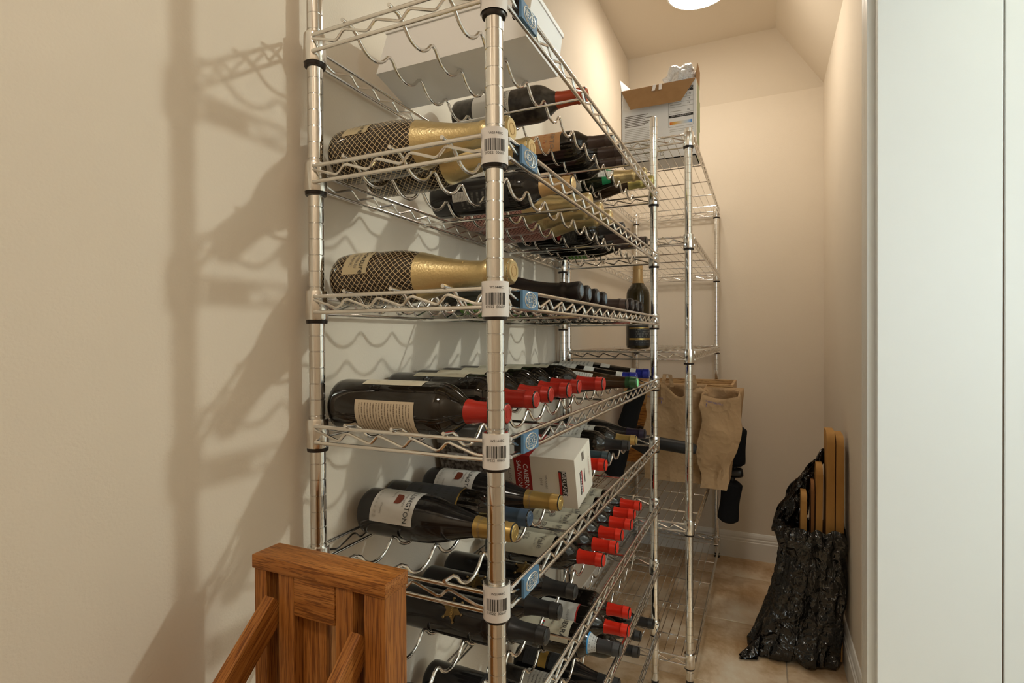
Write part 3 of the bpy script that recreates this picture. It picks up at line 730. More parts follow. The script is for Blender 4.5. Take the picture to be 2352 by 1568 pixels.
t = bottle(6, 2, 'bordeaux', M_glass_matte, c['black'], 'black bottle with brass star medal and black capsule', -.016, .232); medal(t, 'bordeaux', .125, 40)
t = bottle(6, 3, 'bordeaux', M_glass_matte, c['black'], 'black bottle with brass star medal, black capsule', -.024, .232); medal(t, 'bordeaux', .125, 62)
t = bottle(6, 4, 'bordeaux', M_glass_matte, c['black'], 'black bottle with embossed star and black capsule', -.022, .232); medal(t, 'bordeaux', .190, 70, .022)
def tree_label(k, n_, xc, capm, desc):
    t = bottle(k, n_, 'bordeaux', M_glass, capm, desc, xc, .238, [('label', .050, .180, 66, 62, LB['cream_blank']), ('side_text', .054, .076, 30, 40, LB['cream_script'])],
        [('Vale', .022, .150, 52, M_grey_print, 1), ('ESTATE', .006, .135, 52, M_grey_print, 1.1), ('CABERNET', .0055, .064, 74, M_grey_print, 1.2)])
    mb = MB(); r = .0392; rnd = random.Random(n_)
    for i in range(60):
        a_ = rnd.random()*2*PI; q = math.sqrt(rnd.random())*.0125; s_, x = math.cos(a_)*q*1.1, .106+math.sin(a_)*q*.9; b0 = len(mb.v); w_ = .0011
        for ds, dx in ((-w_, -w_), (w_, -w_*.6), (w_*.7, w_), (-w_*.8, w_*.9)): a = R(70)-(s_+ds)/r; mb.v.append(Vector((x+dx, -math.cos(a)*r, math.sin(a)*r)))
        mb.face(range(b0, b0+4))
    b0 = len(mb.v)
    for s_, x in ((-.001, .084), (.001, .084), (.001, .100), (-.001, .100)): a = R(70)-s_/r; mb.v.append(Vector((x, -math.cos(a)*r, math.sin(a)*r)))
    mb.face(range(b0, b0+4)); build(mb, 'tree_print', M_grey_print, t)
for n_, xc in ((6, -.012), (7, -.002), (8, -.010), (9, -.005), (10, -.016), (11, -.017)):
    tree_label(6, n_, xc, c['scarlet'], 'dark bottle with bright red capsule and tree label')
# seventh shelf
bottle(7, 2, 'bordeaux', M_glass_matte, c['black'], 'black bottle half hidden behind the oak stand', -.03, .238, [('label', .10, .17, 45, 60, LB['black'])])
bottle(7, 3, 'bordeaux', M_glass_matte, c['black'], 'black bottle with white lettering', -.02, .238, [('label', .13, .185, 45, 60, LB['black'])], [('VILLE', .013, .165, 62, M_paper, 1)])
t = bottle(7, 6, 'bordeaux', M_glass, c['grey'], 'dark bottle with grey capsule, blue-edged neck band', .028, .246, [('label', .050, .182, 58, 68, LB['cream_blank']), ('neck_band', .226, .244, 80, 40, LB['bandwhite']), ('blue_edge', .223, .226, 80, 40, mat('edge_blue', (.02, .22, .5), .4))],
       [('SERRA', .018, .165, 60, M_print, 1), ('VINO', .007, .135, 75, M_grey_print, 1)])
mb = MB(); r = .0396
for i, (ds, dx, mi_) in enumerate([(0, 0, 0), (.006, 0, 1), (0, .006, 1), (.006, .006, 2), (.012, 0, 0), (.012, .006, 1)]):
    b0 = len(mb.v); mb.cm = mi_
    for ss, x in ((0, 0), (.005, 0), (.005, .005), (0, .005)): a = R(72)-(ds+ss)/r; mb.v.append(Vector((.105+dx+x, -math.cos(a)*r, math.sin(a)*r)))
    mb.face(range(b0, b0+4))
build(mb, 'crest', [M_print, M_red_print, mat('crest_teal', (.02, .15, .15), .5)], t)
bottle(7, 7, 'bordeaux', M_glass, c['scarlet'], 'dark bottle with red capsule, white red-edged label', .026, .240, [('label', .070, .170, 50, 60, LB['white']), ('red_edge', .170, .174, 50, 60, M_red_print), ('emblem', .120, .128, 14, 62, M_red_print)], [('ROSSO', .008, .150, 40, M_grey_print, 1)])
bottle(7, 8, 'bordeaux', M_glass, c['scarlet'], 'unlabelled dark bottle with bright red capsule', .009, .240)
# lowest shelf
bottle(8, 7, 'bordeaux', M_glass_matte, c['black'], 'dark bottle with large white label', -.02, .238, [('label', .07, .16, 50, 72, LB['white_text'])])
bottle(8, 8, 'burgundy', M_glass_matte, c['black'], 'dark bottle with charcoal and gold label', -.02, .238, [('label', .03, .075, 50, 72, LB['charcoal']), ('gold_panel', .075, .098, 50, 72, M_gold_print), ('front_label', .105, .135, 50, 72, LB['charcoal'])])
bottle(8, 10, 'bordeaux', M_glass, c['black'], 'plain dark bottle with black capsule', -.005, .232)
bottle(8, 11, 'bordeaux', M_glass, c['black'], 'plain dark bottle with black capsule', -.018, .232)
bottle(8, 12, 'bordeaux', M_glass, c['black'], 'plain dark bottle with black capsule', .006, .232)
# bottle standing on the storage rack
t = thing('wine_bottle', 'olive bottle with gold-banded black label standing on the storage rack', 'wine bottle', (-.100, 1.405, TOP2[2]), (0, R(-90), R(125)))
KS = 1.06; t.scale = (KS, KS*1.08, KS*1.08)
link('glass_body', body_mesh('bordeaux', mat('olive_glass', (.030, .020, .004), .06, spec=.6)), t)
link('capsule', capsule_mesh('bordeaux', .232, c['tan']), t)
for nm, x0, x1, m_ in (('label', .012, .085, LB['black']), ('gold_band', .032, .038, M_gold_print), ('gold_line', .072, .0745, M_gold_print)):
    link(nm, patch_mesh('bordeaux', x0, x1, R(160), m_, .0006 if nm == 'label' else .0010, 40), t)
mb = MB(); text_cyl(mb, 'PLUM', .010, .062, 0, .0392, 1.3); text_cyl(mb, 'WINE', .005, .048, 0, .0392, 1.6); build(mb, 'lettering', M_gold_print, t)
mb = MB(); text_cyl(mb, 'R', .03, .150, 0, .0390, 1); build(mb, 'monogram', M_gold_print, t)

# ------------------------------------------------------------------ oak stand in the foreground
t = thing('oak_stand', 'small oak trestle stand with braced uprights in front of the wine rack', 'wooden stand', (-.16, -.146, 0))
OX, OY = -.16, -.146
def oak(name, x0, x1, y0, y1, z0, z1, m, bev=.0012):
    return bm_link(bevel_box((x1-x0, y1-y0, z1-z0), bev, 2), name, m, t, ((x0+x1)/2-OX, (y0+y1)/2-OY, (z0+z1)/2))
oak('top_rail', -.267, -.056, -.168, -.124, .8705, .888, M_oak_x, .0018)
for x0, x1 in ((-.264, -.2425), (-.087, -.0575)): oak('outer_upright', x0, x1, -.1665, -.1255, .0, .8702, M_oak_z)
for x0, x1 in ((-.223, -.197), (-.1305, -.104)): oak('inner_upright', x0, x1, -.1655, -.1265, .0, .8702, M_oak_z)
oak('spacer_block', -.1965, -.131, -.1665, -.1300, .823, .8702, M_oak_x, .002)
oak('middle_board', -.1965, -.158, -.1520, -.1330, .03, .8225, M_oak_z)
for x in (-.2328, -.0955):
    Lb, a = .50, R(43.5); bm = bevel_box((.0165 if x < -.1 else .0150, .032, Lb), .0012, 2, (0, 0, -Lb/2))
    zt = .830 if x < -.1 else .815
    bm_link(bm, 'brace', M_oak_y, t, (x-OX, -.160-OY, zt), (-(PI/2-a), 0, 0))
    oak('front_leg', x-.009, x+.009, -.53, -.49, 0, .505, M_oak_z)

# ------------------------------------------------------------------ cartons on the wine rack
zb = RING[0]+.0388+.0031
t = thing('white_carton', 'flat white carton lying on the empty top wine shelf', 'box', (-.17, .21, zb))
def rel(p): return (p[0]+.17, p[1]-.21, p[2]-zb)
mb = MB(); h = .068
mb.hexa([rel(p) for p in ((-.306, .136, zb), (-.011, .136, zb), (-.013, .286, zb), (-.344, .286, zb), (-.284, .140, zb+h), (-.001, .140, zb+h), (-.003, .284, zb+h), (-.322, .284, zb+h))])
build(mb, 'carton_body', M_carton, t)
mb = MB(); mb.hexa([rel(p) for p in ((-.286, .137, zb+h+.0003), (.001, .137, zb+h+.0003), (-.001, .287, zb+h+.0003), (-.324, .287, zb+h+.0003), (-.286, .137, zb+h+.008), (.001, .137, zb+h+.008), (-.001, .287, zb+h+.008), (-.324, .287, zb+h+.008))])
build(mb, 'carton_lid', M_carton, t)
# tilted wine carton with red band
th = R(14); D, H = .108, .110; bx0, bx1 = -.198, -.015
def tilted(name, label, cat, x0, x1, n_y=.406, n_z=.8112):
    return thing(name, label, cat, (x0, n_y, n_z), (th, 0, 0))
t = tilted('wine_carton', 'cream wine carton with dark red band tilted on the fifth wine shelf', 'box', bx0, bx1)
W_ = bx1-bx0
bm_link(bevel_box((W_, D, H), .002, 2, (W_/2, D/2, H/2)), 'carton_body', M_carton_cream, t)
r0, r1 = -.150-bx0, -.112-bx0
mb = MB(); e = .0006
mb.v = [Vector(p) for p in ((r0, -e, .001), (r1, -e, .001), (r1, -e, H+e), (r0, -e, H+e), (r1, D, H+e), (r0, D, H+e))]; mb.face((0, 1, 2, 3)); mb.face((3, 2, 4, 5)); band = build(mb, 'red_band', M_carton_red, t)
def side_text(s, size, x, z, m, sx=1.0, host=t, yy=-.0012):    # reads downwards on the tilted front
    mb = MB(); text_flat(mb, s, size, (x, yy, z), (0, 0, -1), (1, 0, 0), sx); build(mb, 'lettering', m, host)
side_text('CABERNET', .0150, r1-.012, H*.50, M_paper, 1.0, band); side_text('SAUVIGNON', .0150, r0+.011, H*.52, M_paper, .95, band)
side_text('CALIFORNIA', .0100, r0-.012, H*.5, M_grey_print, 1.25); side_text('VINTAGE', .0062, r1+.032, H*.5, M_grey_print, 1.2); side_text('2018', .0078, r1+.021, H*.5, M_grey_print, 1.1)
mb = MB(); mb.box((W_-.028, -.0005, H*.5), (.0165, .0008, .054)); pl = build(mb, 'brand_plate', M_print, t)
mb = MB(); mb.box((W_-.0335, -.0011, H*.5), (.0045, .0006, .050)); build(mb, 'brand_stripe', M_red_print, pl)
side_text('KIRKLAND', .0125, W_-.025, H*.5, M_paper, .92, pl, -.0016); side_text('Signature', .0050, W_-.0335, H*.5, M_print, 1.2, pl, -.0016)
mb = MB(); mb.box((W_+.0005, D*.30, H*.40), (.0008, .013, .050)); pl = build(mb, 'brand_plate', M_print, t)
mb = MB(); mb.box((W_+.0011, D*.34, H*.40), (.0006, .004, .048)); build(mb, 'brand_stripe', M_red_print, pl)
mb = MB(); text_flat(mb, 'KIRKLAND', .0105, (W_+.0016, D*.27, H*.40), (0, 0, -1), (0, 1, 0), .95); build(mb, 'lettering', M_paper, pl)
mb = MB(); text_flat(mb, 'CABERNET', .0095, (W_+.0012, D*.80, H*.50), (0, 0, -1), (0, 1, 0), 1.0); build(mb, 'lettering', mat('pale_red_print', (.45, .25, .2), .6), t)
mb = MB(); mb.box((W_+.0005, D*.52, H*.45), (.0008, .0025, .030)); build(mb, 'hand_slot', M_print, t)
for i in range(4):
    mb = MB(); mb.box((W_+.0005, D*.44+i*.0035, H*.86), (.0006, .0016+.0006*(i % 2), .018)); build(mb, 'barcode_bar', M_grey_print, t)
# granite patterned gift box beside it
t = tilted('gift_box', 'grey granite-patterned gift box wedged behind the wine carton', 'box', -.335, -.206)
W2_ = .129
bm_link(bevel_box((W2_-.002, D, .122), .0015, 2, (W2_/2, D/2, .061)), 'box_body', M_granite, t)
bm_link(bevel_box((W2_-.002, D+.004, .018), .0015, 2, (W2_/2, D/2, .131)), 'box_lid', M_grey_carton, t)
mb = MB(); mb.box((W2_*.38, -.0006, .092), (.050, .0008, .018)); build(mb, 'label', M_paper, t)

# ------------------------------------------------------------------ carton on the storage rack
BX0, BX1, BY0, BY1, BZ0, BZ1 = -.172, .105, 1.450, 1.572, TOP2[0]+.0008, 2.117
t = thing('light_fixture_carton', 'open white light fixture carton on top of the storage rack', 'box', (BX0, BY0, BZ0))
bw, bd, bh = BX1-BX0, BY1-BY0, BZ1-BZ0
mb = MB(); q = .003
mb.box((bw/2, q/2, bh/2), (bw, q, bh)); mb.box((bw/2, bd-q/2, bh/2), (bw, q, bh)); mb.box((q/2, bd/2, bh/2), (q, bd, bh)); mb.box((bw/2, bd/2, q/2), (bw, bd, q)); build(mb, 'carton_walls', M_carton, t)
mb = MB(); mb.box((bw-q/2, bd/2, bh/2), (q, bd-.0002, bh)); pane_ = build(mb, 'carton_side', M_carton, t)
mb = MB(); mb.box((bw+.0004, bd*.55, bh*.5), (.0008, bd*.55, bh)); build(mb, 'green_print', mat('pale_green_print', (.38, .42, .25), .6), pane_)
mb = MB(); mb.box((bw+.0010, bd*.88, bh*.62), (.0008, bd*.16, bh*.40)); build(mb, 'green_stripe', M_leaf, pane_)
mb = MB(); p = [(0, 0, bh), (bw, 0, bh), (bw-.048, -.045, bh-.095), (.046, -.045, bh-.095)]
mb.v = [Vector(a) for a in p]+[Vector(a)+Vector((0, .0025, .0018)) for a in p]
for f in ((0, 1, 2, 3), (7, 6, 5, 4), (0, 4, 5, 1), (1, 5, 6, 2), (2, 6, 7, 3), (3, 7, 4, 0)): mb.face(f)
fl = build(mb, 'front_flap', M_card, t)
mb = MB()
for k in (-1, 1):
    cx = bw*.50+k*.011; mb.hexa([(cx-.006+k*.002, -.0195, bh-.028), (cx+.006+k*.002, -.0195, bh-.028), (cx+.006+k*.002, -.018, bh-.027), (cx-.006+k*.002, -.018, bh-.027), (cx-.006, .000, bh+.002), (cx+.006, .000, bh+.002), (cx+.006, .002, bh+.003), (cx-.006, .002, bh+.003)])
build(mb, 'tape_tab', M_paper, fl)
mb = MB(); mb.hexa([(0, 0, bh), (.002, 0, bh), (.002, bd, bh), (0, bd, bh), (-.012, .02, bh+.055), (-.010, .02, bh+.055), (.012, bd-.02, bh+.05), (.010, bd-.02, bh+.05)]); build(mb, 'side_flap', M_carton, t)
mb = MB(); mb.hexa([(bw-.002, 0, bh), (bw, 0, bh), (bw, bd, bh), (bw-.002, bd, bh), (bw+.002, .02, bh+.06), (bw+.004, .02, bh+.06), (bw+.004, bd-.02, bh+.06), (bw+.002, bd-.02, bh+.06)]); build(mb, 'side_flap', M_card, t)
def on_face(s, size, x, z, m, sx=1): mb = MB(); text_flat(mb, s, size, (x, -.0012, z), (1, 0, 0), (0, 0, 1), sx); return build(mb, 'lettering', m, t)
def bar(nm, x0, x1, z0, z1, m, y=-.0004): mb = MB(); mb.box(((x0+x1)/2, y, (z0+z1)/2), (x1-x0, .0006, z1-z0)); return build(mb, nm, m, t)
fx0, fx1 = bw-.098, bw-.010
bar('table_header', fx0, fx1, bh-.043, bh-.026, M_print); on_face('LIGHTING', .013, (fx0+fx1)/2+.014, bh-.031, M_paper, 1.1); on_face('FACTS', .008, (fx0+fx1)/2+.02, bh-.039, M_paper, 1)
for i, s_ in enumerate(('1170', '18', '65', '80')):
    z = bh-.055-i*.0165-(.008 if i == 3 else 0); on_face(s_, .009, fx1-.016, z, M_print); bar('table_rule', fx0, fx1, z-.0085, z-.0079, M_grey_print); bar('table_text', fx0+.006, fx0+.046, z-.001, z+.0015, M_pale_print)
bar('table_header', fx0, fx1, bh-.135, bh-.126, M_print); on_face('LIGHT APPEARANCE 4000K', .0056, (fx0+fx1)/2, bh-.1305, M_paper, 1.05)
M_grad = mat('colour_scale', (1, 1, 1), .6); N, L, b = nt(M_grad); tc = node(N, 'ShaderNodeTexCoord'); sp = node(N, 'ShaderNodeSeparateXYZ'); L.new(tc.outputs['Generated'], sp.inputs[0])
rp = ramp(N, [(0, (.75, .16, .02)), (.25, (.80, .50, .12)), (.55, (.78, .74, .66)), (.8, (.6, .7, .8)), (1, (.01, .25, .75))]); L.new(sp.outputs[0], rp.inputs[0]); L.new(rp.outputs[0], b.inputs['Base Color'])
bar('colour_bar', fx0+.004, fx1-.004, bh-.161, bh-.150, M_grad)
for zz in (bh-.0245, bh-.170): bar('table_rule', fx0, fx1, zz, zz+.0006, M_grey_print)
for xx in (fx0, fx1): bar('table_rule', xx-.0003, xx+.0003, bh-.170, bh-.0245, M_grey_print)
for i in range(26):
    z = bh-.105-i*.0066-(.004 if i > 6 else 0); wd = random.uniform(.075, .118) if i < 7 else random.uniform(.09, .125); bar('text_line', .014, .014+wd, z, z+(.0028 if i < 7 else .0016), M_grey_print if i < 7 else M_pale_print)
for i in range(2): bar('text_line', fx0+.004, fx1, bh-.180-i*.007, bh-.1787-i*.007, M_pale_print)
bar('blue_mark', .110, .122, .016, .028, mat('mark_blue', (.01, .2, .65), .5)); bar('black_mark', .130, .140, .014, .029, M_print); bar('barcode', bw-.032, bw-.012, .012, .034, M_grey_print)
mb = MB(); mb.tube([(.154+.0065*math.cos(2*PI*k/16), -.0006, .021+.0065*math.sin(2*PI*k/16)) for k in range(16)], .0006, 4, closed=True); build(mb, 'round_mark', M_print, t)
from mathutils import noise as mn
def blob(name, m, parent, c_, rads, seed, amp, nu=28, nv=18, freq=14, loc=None):
    mb = MB(); off = Vector((seed*3.1, seed*1.7, seed*.9))
    for j in range(nv+1):
        ph = PI*j/nv-PI/2
        for i in range(nu):
            a = 2*PI*i/nu; d = Vector((math.cos(a)*math.cos(ph), math.sin(a)*math.cos(ph), math.sin(ph)))
            k = 1+amp*mn.noise(d*2+off)+amp*.5*abs(mn.noise(d*freq*.4+off))
            mb.v.append(Vector((c_[0]+d.x*rads[0]*k, c_[1]+d.y*rads[1]*k, c_[2]+d.z*rads[2]*k)))
    for j in range(nv):
        for i in range(nu): mb.face((j*nu+i, j*nu+(i+1) % nu, (j+1)*nu+(i+1) % nu, (j+1)*nu+i))
    return build(mb, name, m, parent, loc, smooth=180)
tp = blob('plastic_wrap', M_tissue, None, (0, 0, 0), (.056, .045, .05), 3, .5, loc=(BX1-.062, BY0+.062, BZ1+.028)); tag(tp, 'crumpled white plastic wrap sticking out of the open carton', 'plastic wrap')

# ------------------------------------------------------------------ pine crate, paper bags and padded exerciser on the storage rack
z4 = TOP2[3]+.0006
CX0, CX1, CY0, CY1 = -.295, .205, 2.000, 2.330; CH = .392
t = thing('pine_crate', 'open pine crate behind the paper bags on the storage rack', 'crate', (CX0, CY0, z4))
cw, cd_ = CX1-CX0, CY1-CY0
for i in range(4):
    z0, z1 = i*CH/4+.001, (i+1)*CH/4-.001; m_ = M_pine if i == 3 else M_pine_dark
    for y in (.006, cd_-.006): bm_link(bevel_box((cw, .012, z1-z0), .001, 1), 'plank', m_, t, (cw/2, y, (z0+z1)/2))
    for x in (.006, cw-.006): bm_link(bevel_box((.012, cd_-.0245, z1-z0), .001, 1), 'plank', m_, t, (x, cd_/2, (z0+z1)/2))
for i in range(3): bm_link(bevel_box((cw-.026, (cd_-.026)/3-.002, .010), .001, 1), 'bottom_board', M_pine_dark, t, (cw/2, .013+(i+.5)*(cd_-.026)/3, .0055))
def paper_bag(label, x0, x1, y0, y1, z0, top, seed, taper=.0, skew=(0, 0)):
    """gusseted kraft bag: top(u) gives the rim height for the loop coordinate u in 0..4 (front, right, back, left)"""
    t = thing('paper_bag', label, 'paper bag', ((x0+x1)/2, (y0+y1)/2, z0)); w_, d_ = (x1-x0)/2, (y1-y0)/2; n = 14; lev = 24; mb = MB()
    loop = []
    for s_ in range(4):
        for i in range(n):
            k = i/n*2-1; loop.append((s_+i/n, ((k, -1), (1, k), (-k, 1), (-1, -k))[s_]))
    for j in range(lev+1):
        v = j/lev
        for (u, (a, b_)) in loop:
            hgt = top(u)-z0; z = v*hgt; sh = 1-taper*(1-v)**1.6
            px_, py_ = a*w_*sh+skew[0]*(1-v)**2, b_*d_*(1-.10*v*(abs(a) < .98)*0)+skew[1]*(1-v)**2
            if abs(a) > .97 and abs(b_) < .9: px_ -= a*w_*.16*(1-abs(b_))*min(1, v*1.5)
            p = Vector((px_, py_, z)); q = Vector((a*w_*14, b_*d_*14, z*11))+Vector((seed, seed*2, 0)); am = .020*min(1, v*4+.25)
            dn = mn.noise(q*.45)*am*1.5+(.4-abs(mn.noise(q*.8+Vector((5, 1, 2)))))*am*1.5
            dv = Vector((a, b_, 0)); dv = dv.normalized() if dv.length > 0 else dv
            mb.v.append(p+dv*dn)
    m = len(loop)
    for j in range(lev):
        for i in range(m): mb.face((j*m+i, j*m+(i+1) % m, (j+1)*m+(i+1) % m, (j+1)*m+i))
    mb.face(list(range(m))[::-1]); o = build(mb, 'bag_body', M_kraft, t, smooth=38)
    so = o.modifiers.new('s', 'SOLIDIFY'); so.thickness = .0008
    return t
def rimL(u):
    if u < 1:   # front rim with the folded notch
        return .955 - .050*max(0, 1-abs(u-.62)/.26)+.018*max(0, 1-u/.45)
    if u < 2: return .940
    return .955 if u < 3 else .972
def rimR(u): return .932-.016*math.sin(PI*min(u, 1)) if u < 1 else (.948 if u < 3 else .938)
t = paper_bag('brown paper bag with notched rim in front of the crate, on the left', -.138, .098, 1.715, 1.865, z4, rimL, 1.3)
for x in (-.02, .075):
    mb = MB()
    for y0_, zz in ((-.077, .40),):
        pts = [(x, y0_, .33), (x, y0_-.001, .40), (x+.008, y0_+.01, .455), (x+.028, y0_+.02, .452), (x+.036, y0_+.02, .40)]
        for a, b_ in zip(pts, pts[1:]): mb.hexa([(a[0]-.008, a[1]-.001, a[2]), (a[0]+.008, a[1]-.001, a[2]), (a[0]+.008, a[1], a[2]), (a[0]-.008, a[1], a[2]), (b_[0]-.008, b_[1]-.001, b_[2]), (b_[0]+.008, b_[1]-.001, b_[2]), (b_[0]+.008, b_[1], b_[2]), (b_[0]-.008, b_[1], b_[2])])
    build(mb, 'paper_handle', M_kraft, t, (-.02, -.006, -.002))
mb = MB(); text_flat(mb, 'PLEASE RECYCLE', .0085, (-.070, -.089, .352), (1, 0, -.12), (0, 0, 1)); text_flat(mb, '?', .02, (-.045, -.089, .333), (1, 0, 0), (0, 0, 1)); build(mb, 'lettering', M_blue_print, t)
t = paper_bag('crumpled brown paper bag with open top overhanging the shelf, on the right', .100, .246, 1.655, 1.80, z4+.002, rimR, 7.7, .30, (-.028, -.010))
mb = MB(); text_flat(mb, 'PLEASE RECYCLE', .0085, (-.022, -.086, .345), (1, 0, -.2), (0, 0, 1)); text_flat(mb, '?', .018, (-.052, -.086, .335), (1, 0, 0), (0, 0, 1)); build(mb, 'lettering', M_blue_print, t)
# padded exerciser: foam rollers on a jointed frame
t = thing('roller_exerciser', 'black foam roller exerciser with padded arms wrapped around the paper bags', 'exercise bar', (0, 1.60, z4))
def P_(x, y, z): return Vector((x, y-1.60, z-z4))
def roller(name, a, b_, r, m=M_foam, waist=.0):
    a, b_ = Vector(a), Vector(b_); n = 14; pts = []; rs = []
    for i in range(n+1):
        v = i/n; e = min(v, 1-v)*(b_-a).length; rr = r*(1-waist*math.sin(PI*v)**2)
        if e < .018: rr *= .62+.38*math.sqrt(max(0, 1-(1-e/.018)**2))
        pts.append(a.lerp(b_, v)); rs.append(rr)
    mb = MB(); mb.tube(pts, rs, 20); return build(mb, name, m, t, smooth=50)
roller('foam_roller', P_(-.132, 1.55, .960), P_(-.180, 1.55, .790), .039, waist=.08)
roller('foam_roller', P_(-.205, 1.55, .720), P_(-.235, 1.55, .592), .041)
roller('foam_roller', P_(.226, 1.87, .775), P_(.218, 1.87, .608), .041, waist=.08)
roller('foam_roller', P_(.206, 1.87, .540), P_(.187, 1.87, .362), .044, waist=.12)
roller('hinge_housing', P_(-.225, 1.57, .752), P_(-.150, 1.52, .760), .026, M_black)
roller('hinge_housing', P_(.180, 1.87, .574), P_(.250, 1.87, .580), .022, M_black)
mb = MB(); mb.tube([P_(-.18, 1.55, .80), P_(-.205, 1.55, .71)], .009, 10); build(mb, 'steel_pin', M_chrome, t, smooth=40)
mb = MB(); mb.tube([P_(.219, 1.87, .615), P_(.205, 1.87, .53)], .010, 10); build(mb, 'steel_pin', M_black, t, smooth=40)
roller('foam_grip', P_(-.150, 1.54, .752), P_(.094, 1.545, .728), .0245, mat('smooth_foam', (.012, .012, .013), .5))
mb = MB(); mb.tube(arc_path([P_(-.205, 1.56, .752), P_(-.215, 1.95, .735), P_(.210, 1.95, .585), P_(.212, 1.88, .575)], .05, 6), .012, 10); build(mb, 'frame_tube', M_black, t, smooth=40)
mb = MB(); mb.hexa([P_(-.19, 1.54, .735), P_(-.17, 1.54, .765), P_(-.17, 1.56, .765), P_(-.19, 1.56, .735), P_(-.09, 1.52, .690), P_(-.085, 1.52, .722), P_(-.085, 1.54, .722), P_(-.09, 1.54, .690)]); build(mb, 'bracket', M_black, t)

# ------------------------------------------------------------------ black bin bag with boards on the floor
t = thing('bin_bag', 'crumpled black plastic bin bag holding boards on the floor by right wall', 'bin bag', (.44, 1.60, 0))
def bag_loft(name, prof, nu, amp, seed, parent, solid=.0008, fold=10):
    mb = MB()
    for j, (z, cx, cy, rx, ry) in enumerate(prof):
        for i in range(nu):
            a = 2*PI*i/nu; sq = 1/max(abs(math.cos(a))**3+abs(math.sin(a))**3, .01)**(1/3)*.93
            d = Vector((math.cos(a), math.sin(a), 0)); q = Vector((math.cos(a)*2.2, math.sin(a)*2.2, z*5))+Vector((seed, 0, seed))
            q2 = Vector((math.cos(a)*5.5, math.sin(a)*5.5, z*6.5))+Vector((seed, 3, seed)); q3 = Vector((math.cos(a)*11, math.sin(a)*11, z*16+a))+Vector((1, seed, 7)); k = amp*(mn.noise(q)*1.1+(.45-abs(mn.noise(q2)))*1.1-.25+(.4-abs(mn.noise(q3)))*.25)
            x, y = cx+d.x*(rx*sq+k), cy+d.y*(ry*sq+k)
            mb.v.append(Vector((min(x, .153), y, max(.0006, z+amp*.9*mn.noise(q*1.7)))))
    n = len(prof)
    for j in range(n-1):
        for i in range(nu): mb.face((j*nu+i, j*nu+(i+1) % nu, (j+1)*nu+(i+1) % nu, (j+1)*nu+i))
    return mb
body = [(.001, -.01, 0, .04, .04), (.001, -.01, -.005, .125, .095), (.012, -.010, -.01, .155, .112), (.035, -.006, -.01, .158, .115), (.07, .004, -.005, .148, .112), (.12, .016, 0, .138, .108), (.17, .026, 0, .130, .104), (.22, .034, 0, .124, .100), (.27, .040, 0, .119, .098), (.32, .044, 0, .115, .096), (.37, .046, 0, .112, .094), (.400, .046, 0, .116, .100), (.43, .046, 0, .126, .110), (.455, .048, 0, .126, .108), (.478, .050, 0, .116, .098), (.470, .050, 0, .102, .086), (.40, .050, 0, .098, .082), (.30, .050, 0, .097, .080)]
def densify(pr, k=2):
    out = []
    for a, b_ in zip(pr, pr[1:]):
        for i in range(k): out.append(tuple(a[m]+(b_[m]-a[m])*i/k for m in range(5)))
    return out+[pr[-1]]
mb = bag_loft('bag_body', densify(body, 4), 120, .019, 2.0, t); mb.face(list(range(120))[::-1]); build(mb, 'bag_body', M_bag, t, smooth=60)
# tail of film lying on the floor and the raised flap
mb = MB(); nu, nv = 16, 10
for side in (1, -1):
    for j in range(nv+1):
        v = j/nv
        for i in range(nu+1):
            u = i/nu*2-1; wd = .055*(1-.72*v); nrm = mn.noise(Vector((u*3, v*4, 5)))*.008
            mb.v.append(Vector((-.120-.062*v-.012*abs(u), -.075-.060*v+u*wd, .004+(.060*(1-v)**1.2+.010)*(1-u*u*.8)*(1 if side > 0 else .12)+nrm*(1 if side > 0 else .1))))
m = (nu+1)*(nv+1)
for s_ in (0, 1):
    for j in range(nv):
        for i in range(nu):
            q = (s_*m+j*(nu+1)+i, s_*m+j*(nu+1)+i+1, s_*m+(j+1)*(nu+1)+i+1, s_*m+(j+1)*(nu+1)+i); mb.face(q if s_ == 0 else q[::-1])
build(mb, 'film_tail', M_bag, t, smooth=60)
mb = MB(); nu, nv = 26, 22
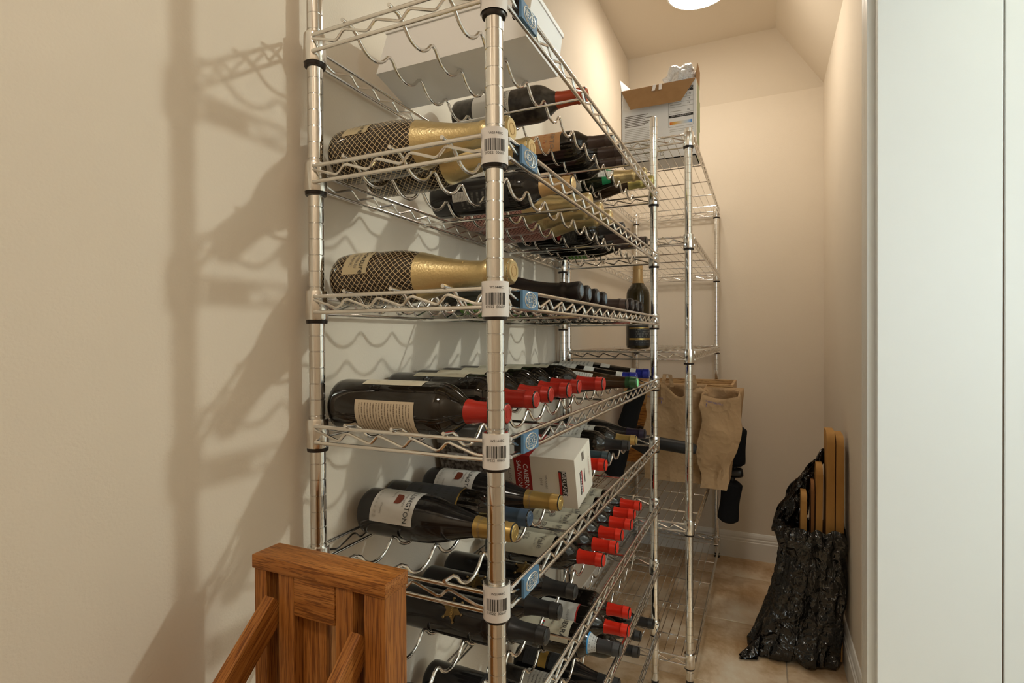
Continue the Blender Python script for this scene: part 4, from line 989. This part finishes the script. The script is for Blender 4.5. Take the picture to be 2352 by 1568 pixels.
for j in range(nv+1):
    v = j/nv
    for i in range(nu+1):
        u = i/nu; x = -.085+.125*v**1.3+.115*u*(1-.35*v)+.012*mn.noise(Vector((u*5, v*6, 1))); y = .075-.035*math.sin(PI*u)-.02*v+.018*mn.noise(Vector((u*6, v*5, 9)))
        z = .42+v*(.345-.10*(1-u)**2*v)-.02*abs(mn.noise(Vector((u*9, v*7, 3)))); mb.v.append(Vector((min(x, .10), y, z)))
for j in range(nv):
    for i in range(nu): mb.face((j*(nu+1)+i, j*(nu+1)+i+1, (j+1)*(nu+1)+i+1, (j+1)*(nu+1)+i))
o = build(mb, 'raised_flap', M_bag, t, smooth=60); so = o.modifiers.new('s', 'SOLIDIFY'); so.thickness = .003
def board(label, x, y, z1, w_, th_, tilt, m, z0=.02):
    t = thing('board', label, 'board', (x, y, z0), (0, R(tilt), 0), 'boards in the bin bag')
    mb = MB(); n = 8; hh = z1-z0; pts = [(-w_/2, 0), (w_/2, 0)]+[(w_/2-(w_*.45)*(1-math.cos(PI/2*i/n)), hh-w_*.45+w_*.45*math.sin(PI/2*i/n)) for i in range(n+1)]+[(-w_/2, hh)]
    k = len(pts)
    for xx in (-th_/2, th_/2): mb.v += [Vector((xx, -a, b_)) for a, b_ in pts]
    mb.face(range(k)); mb.face(range(2*k-1, k-1, -1))
    for i in range(k): j = (i+1) % k; mb.face((i, k+i, k+j, j))
    build(mb, 'panel', m, t, smooth=30)
    mb = MB(); mb.box((th_/2+.0006, 0, hh*.5), (.001, w_*.9, hh*.9)); build(mb, 'face_sheet', M_board_dark, t)
board('tallest ochre board with rounded top standing in the bin bag', .538, 1.600, .826, .105, .026, .5, M_board)
board('tall ochre board nearest the wall in the bin bag', .568, 1.606, .814, .110, .024, .4, M_board)
board('mid-height ochre board in the middle of the bin bag', .503, 1.590, .705, .085, .020, .6, M_board)
board('thin brown board between the ochre boards in the bin bag', .4835, 1.600, .640, .080, .010, .6, M_board_dark)
board('shortest ochre board at the left of the bin bag', .455, 1.580, .600, .070, .018, .6, M_board)
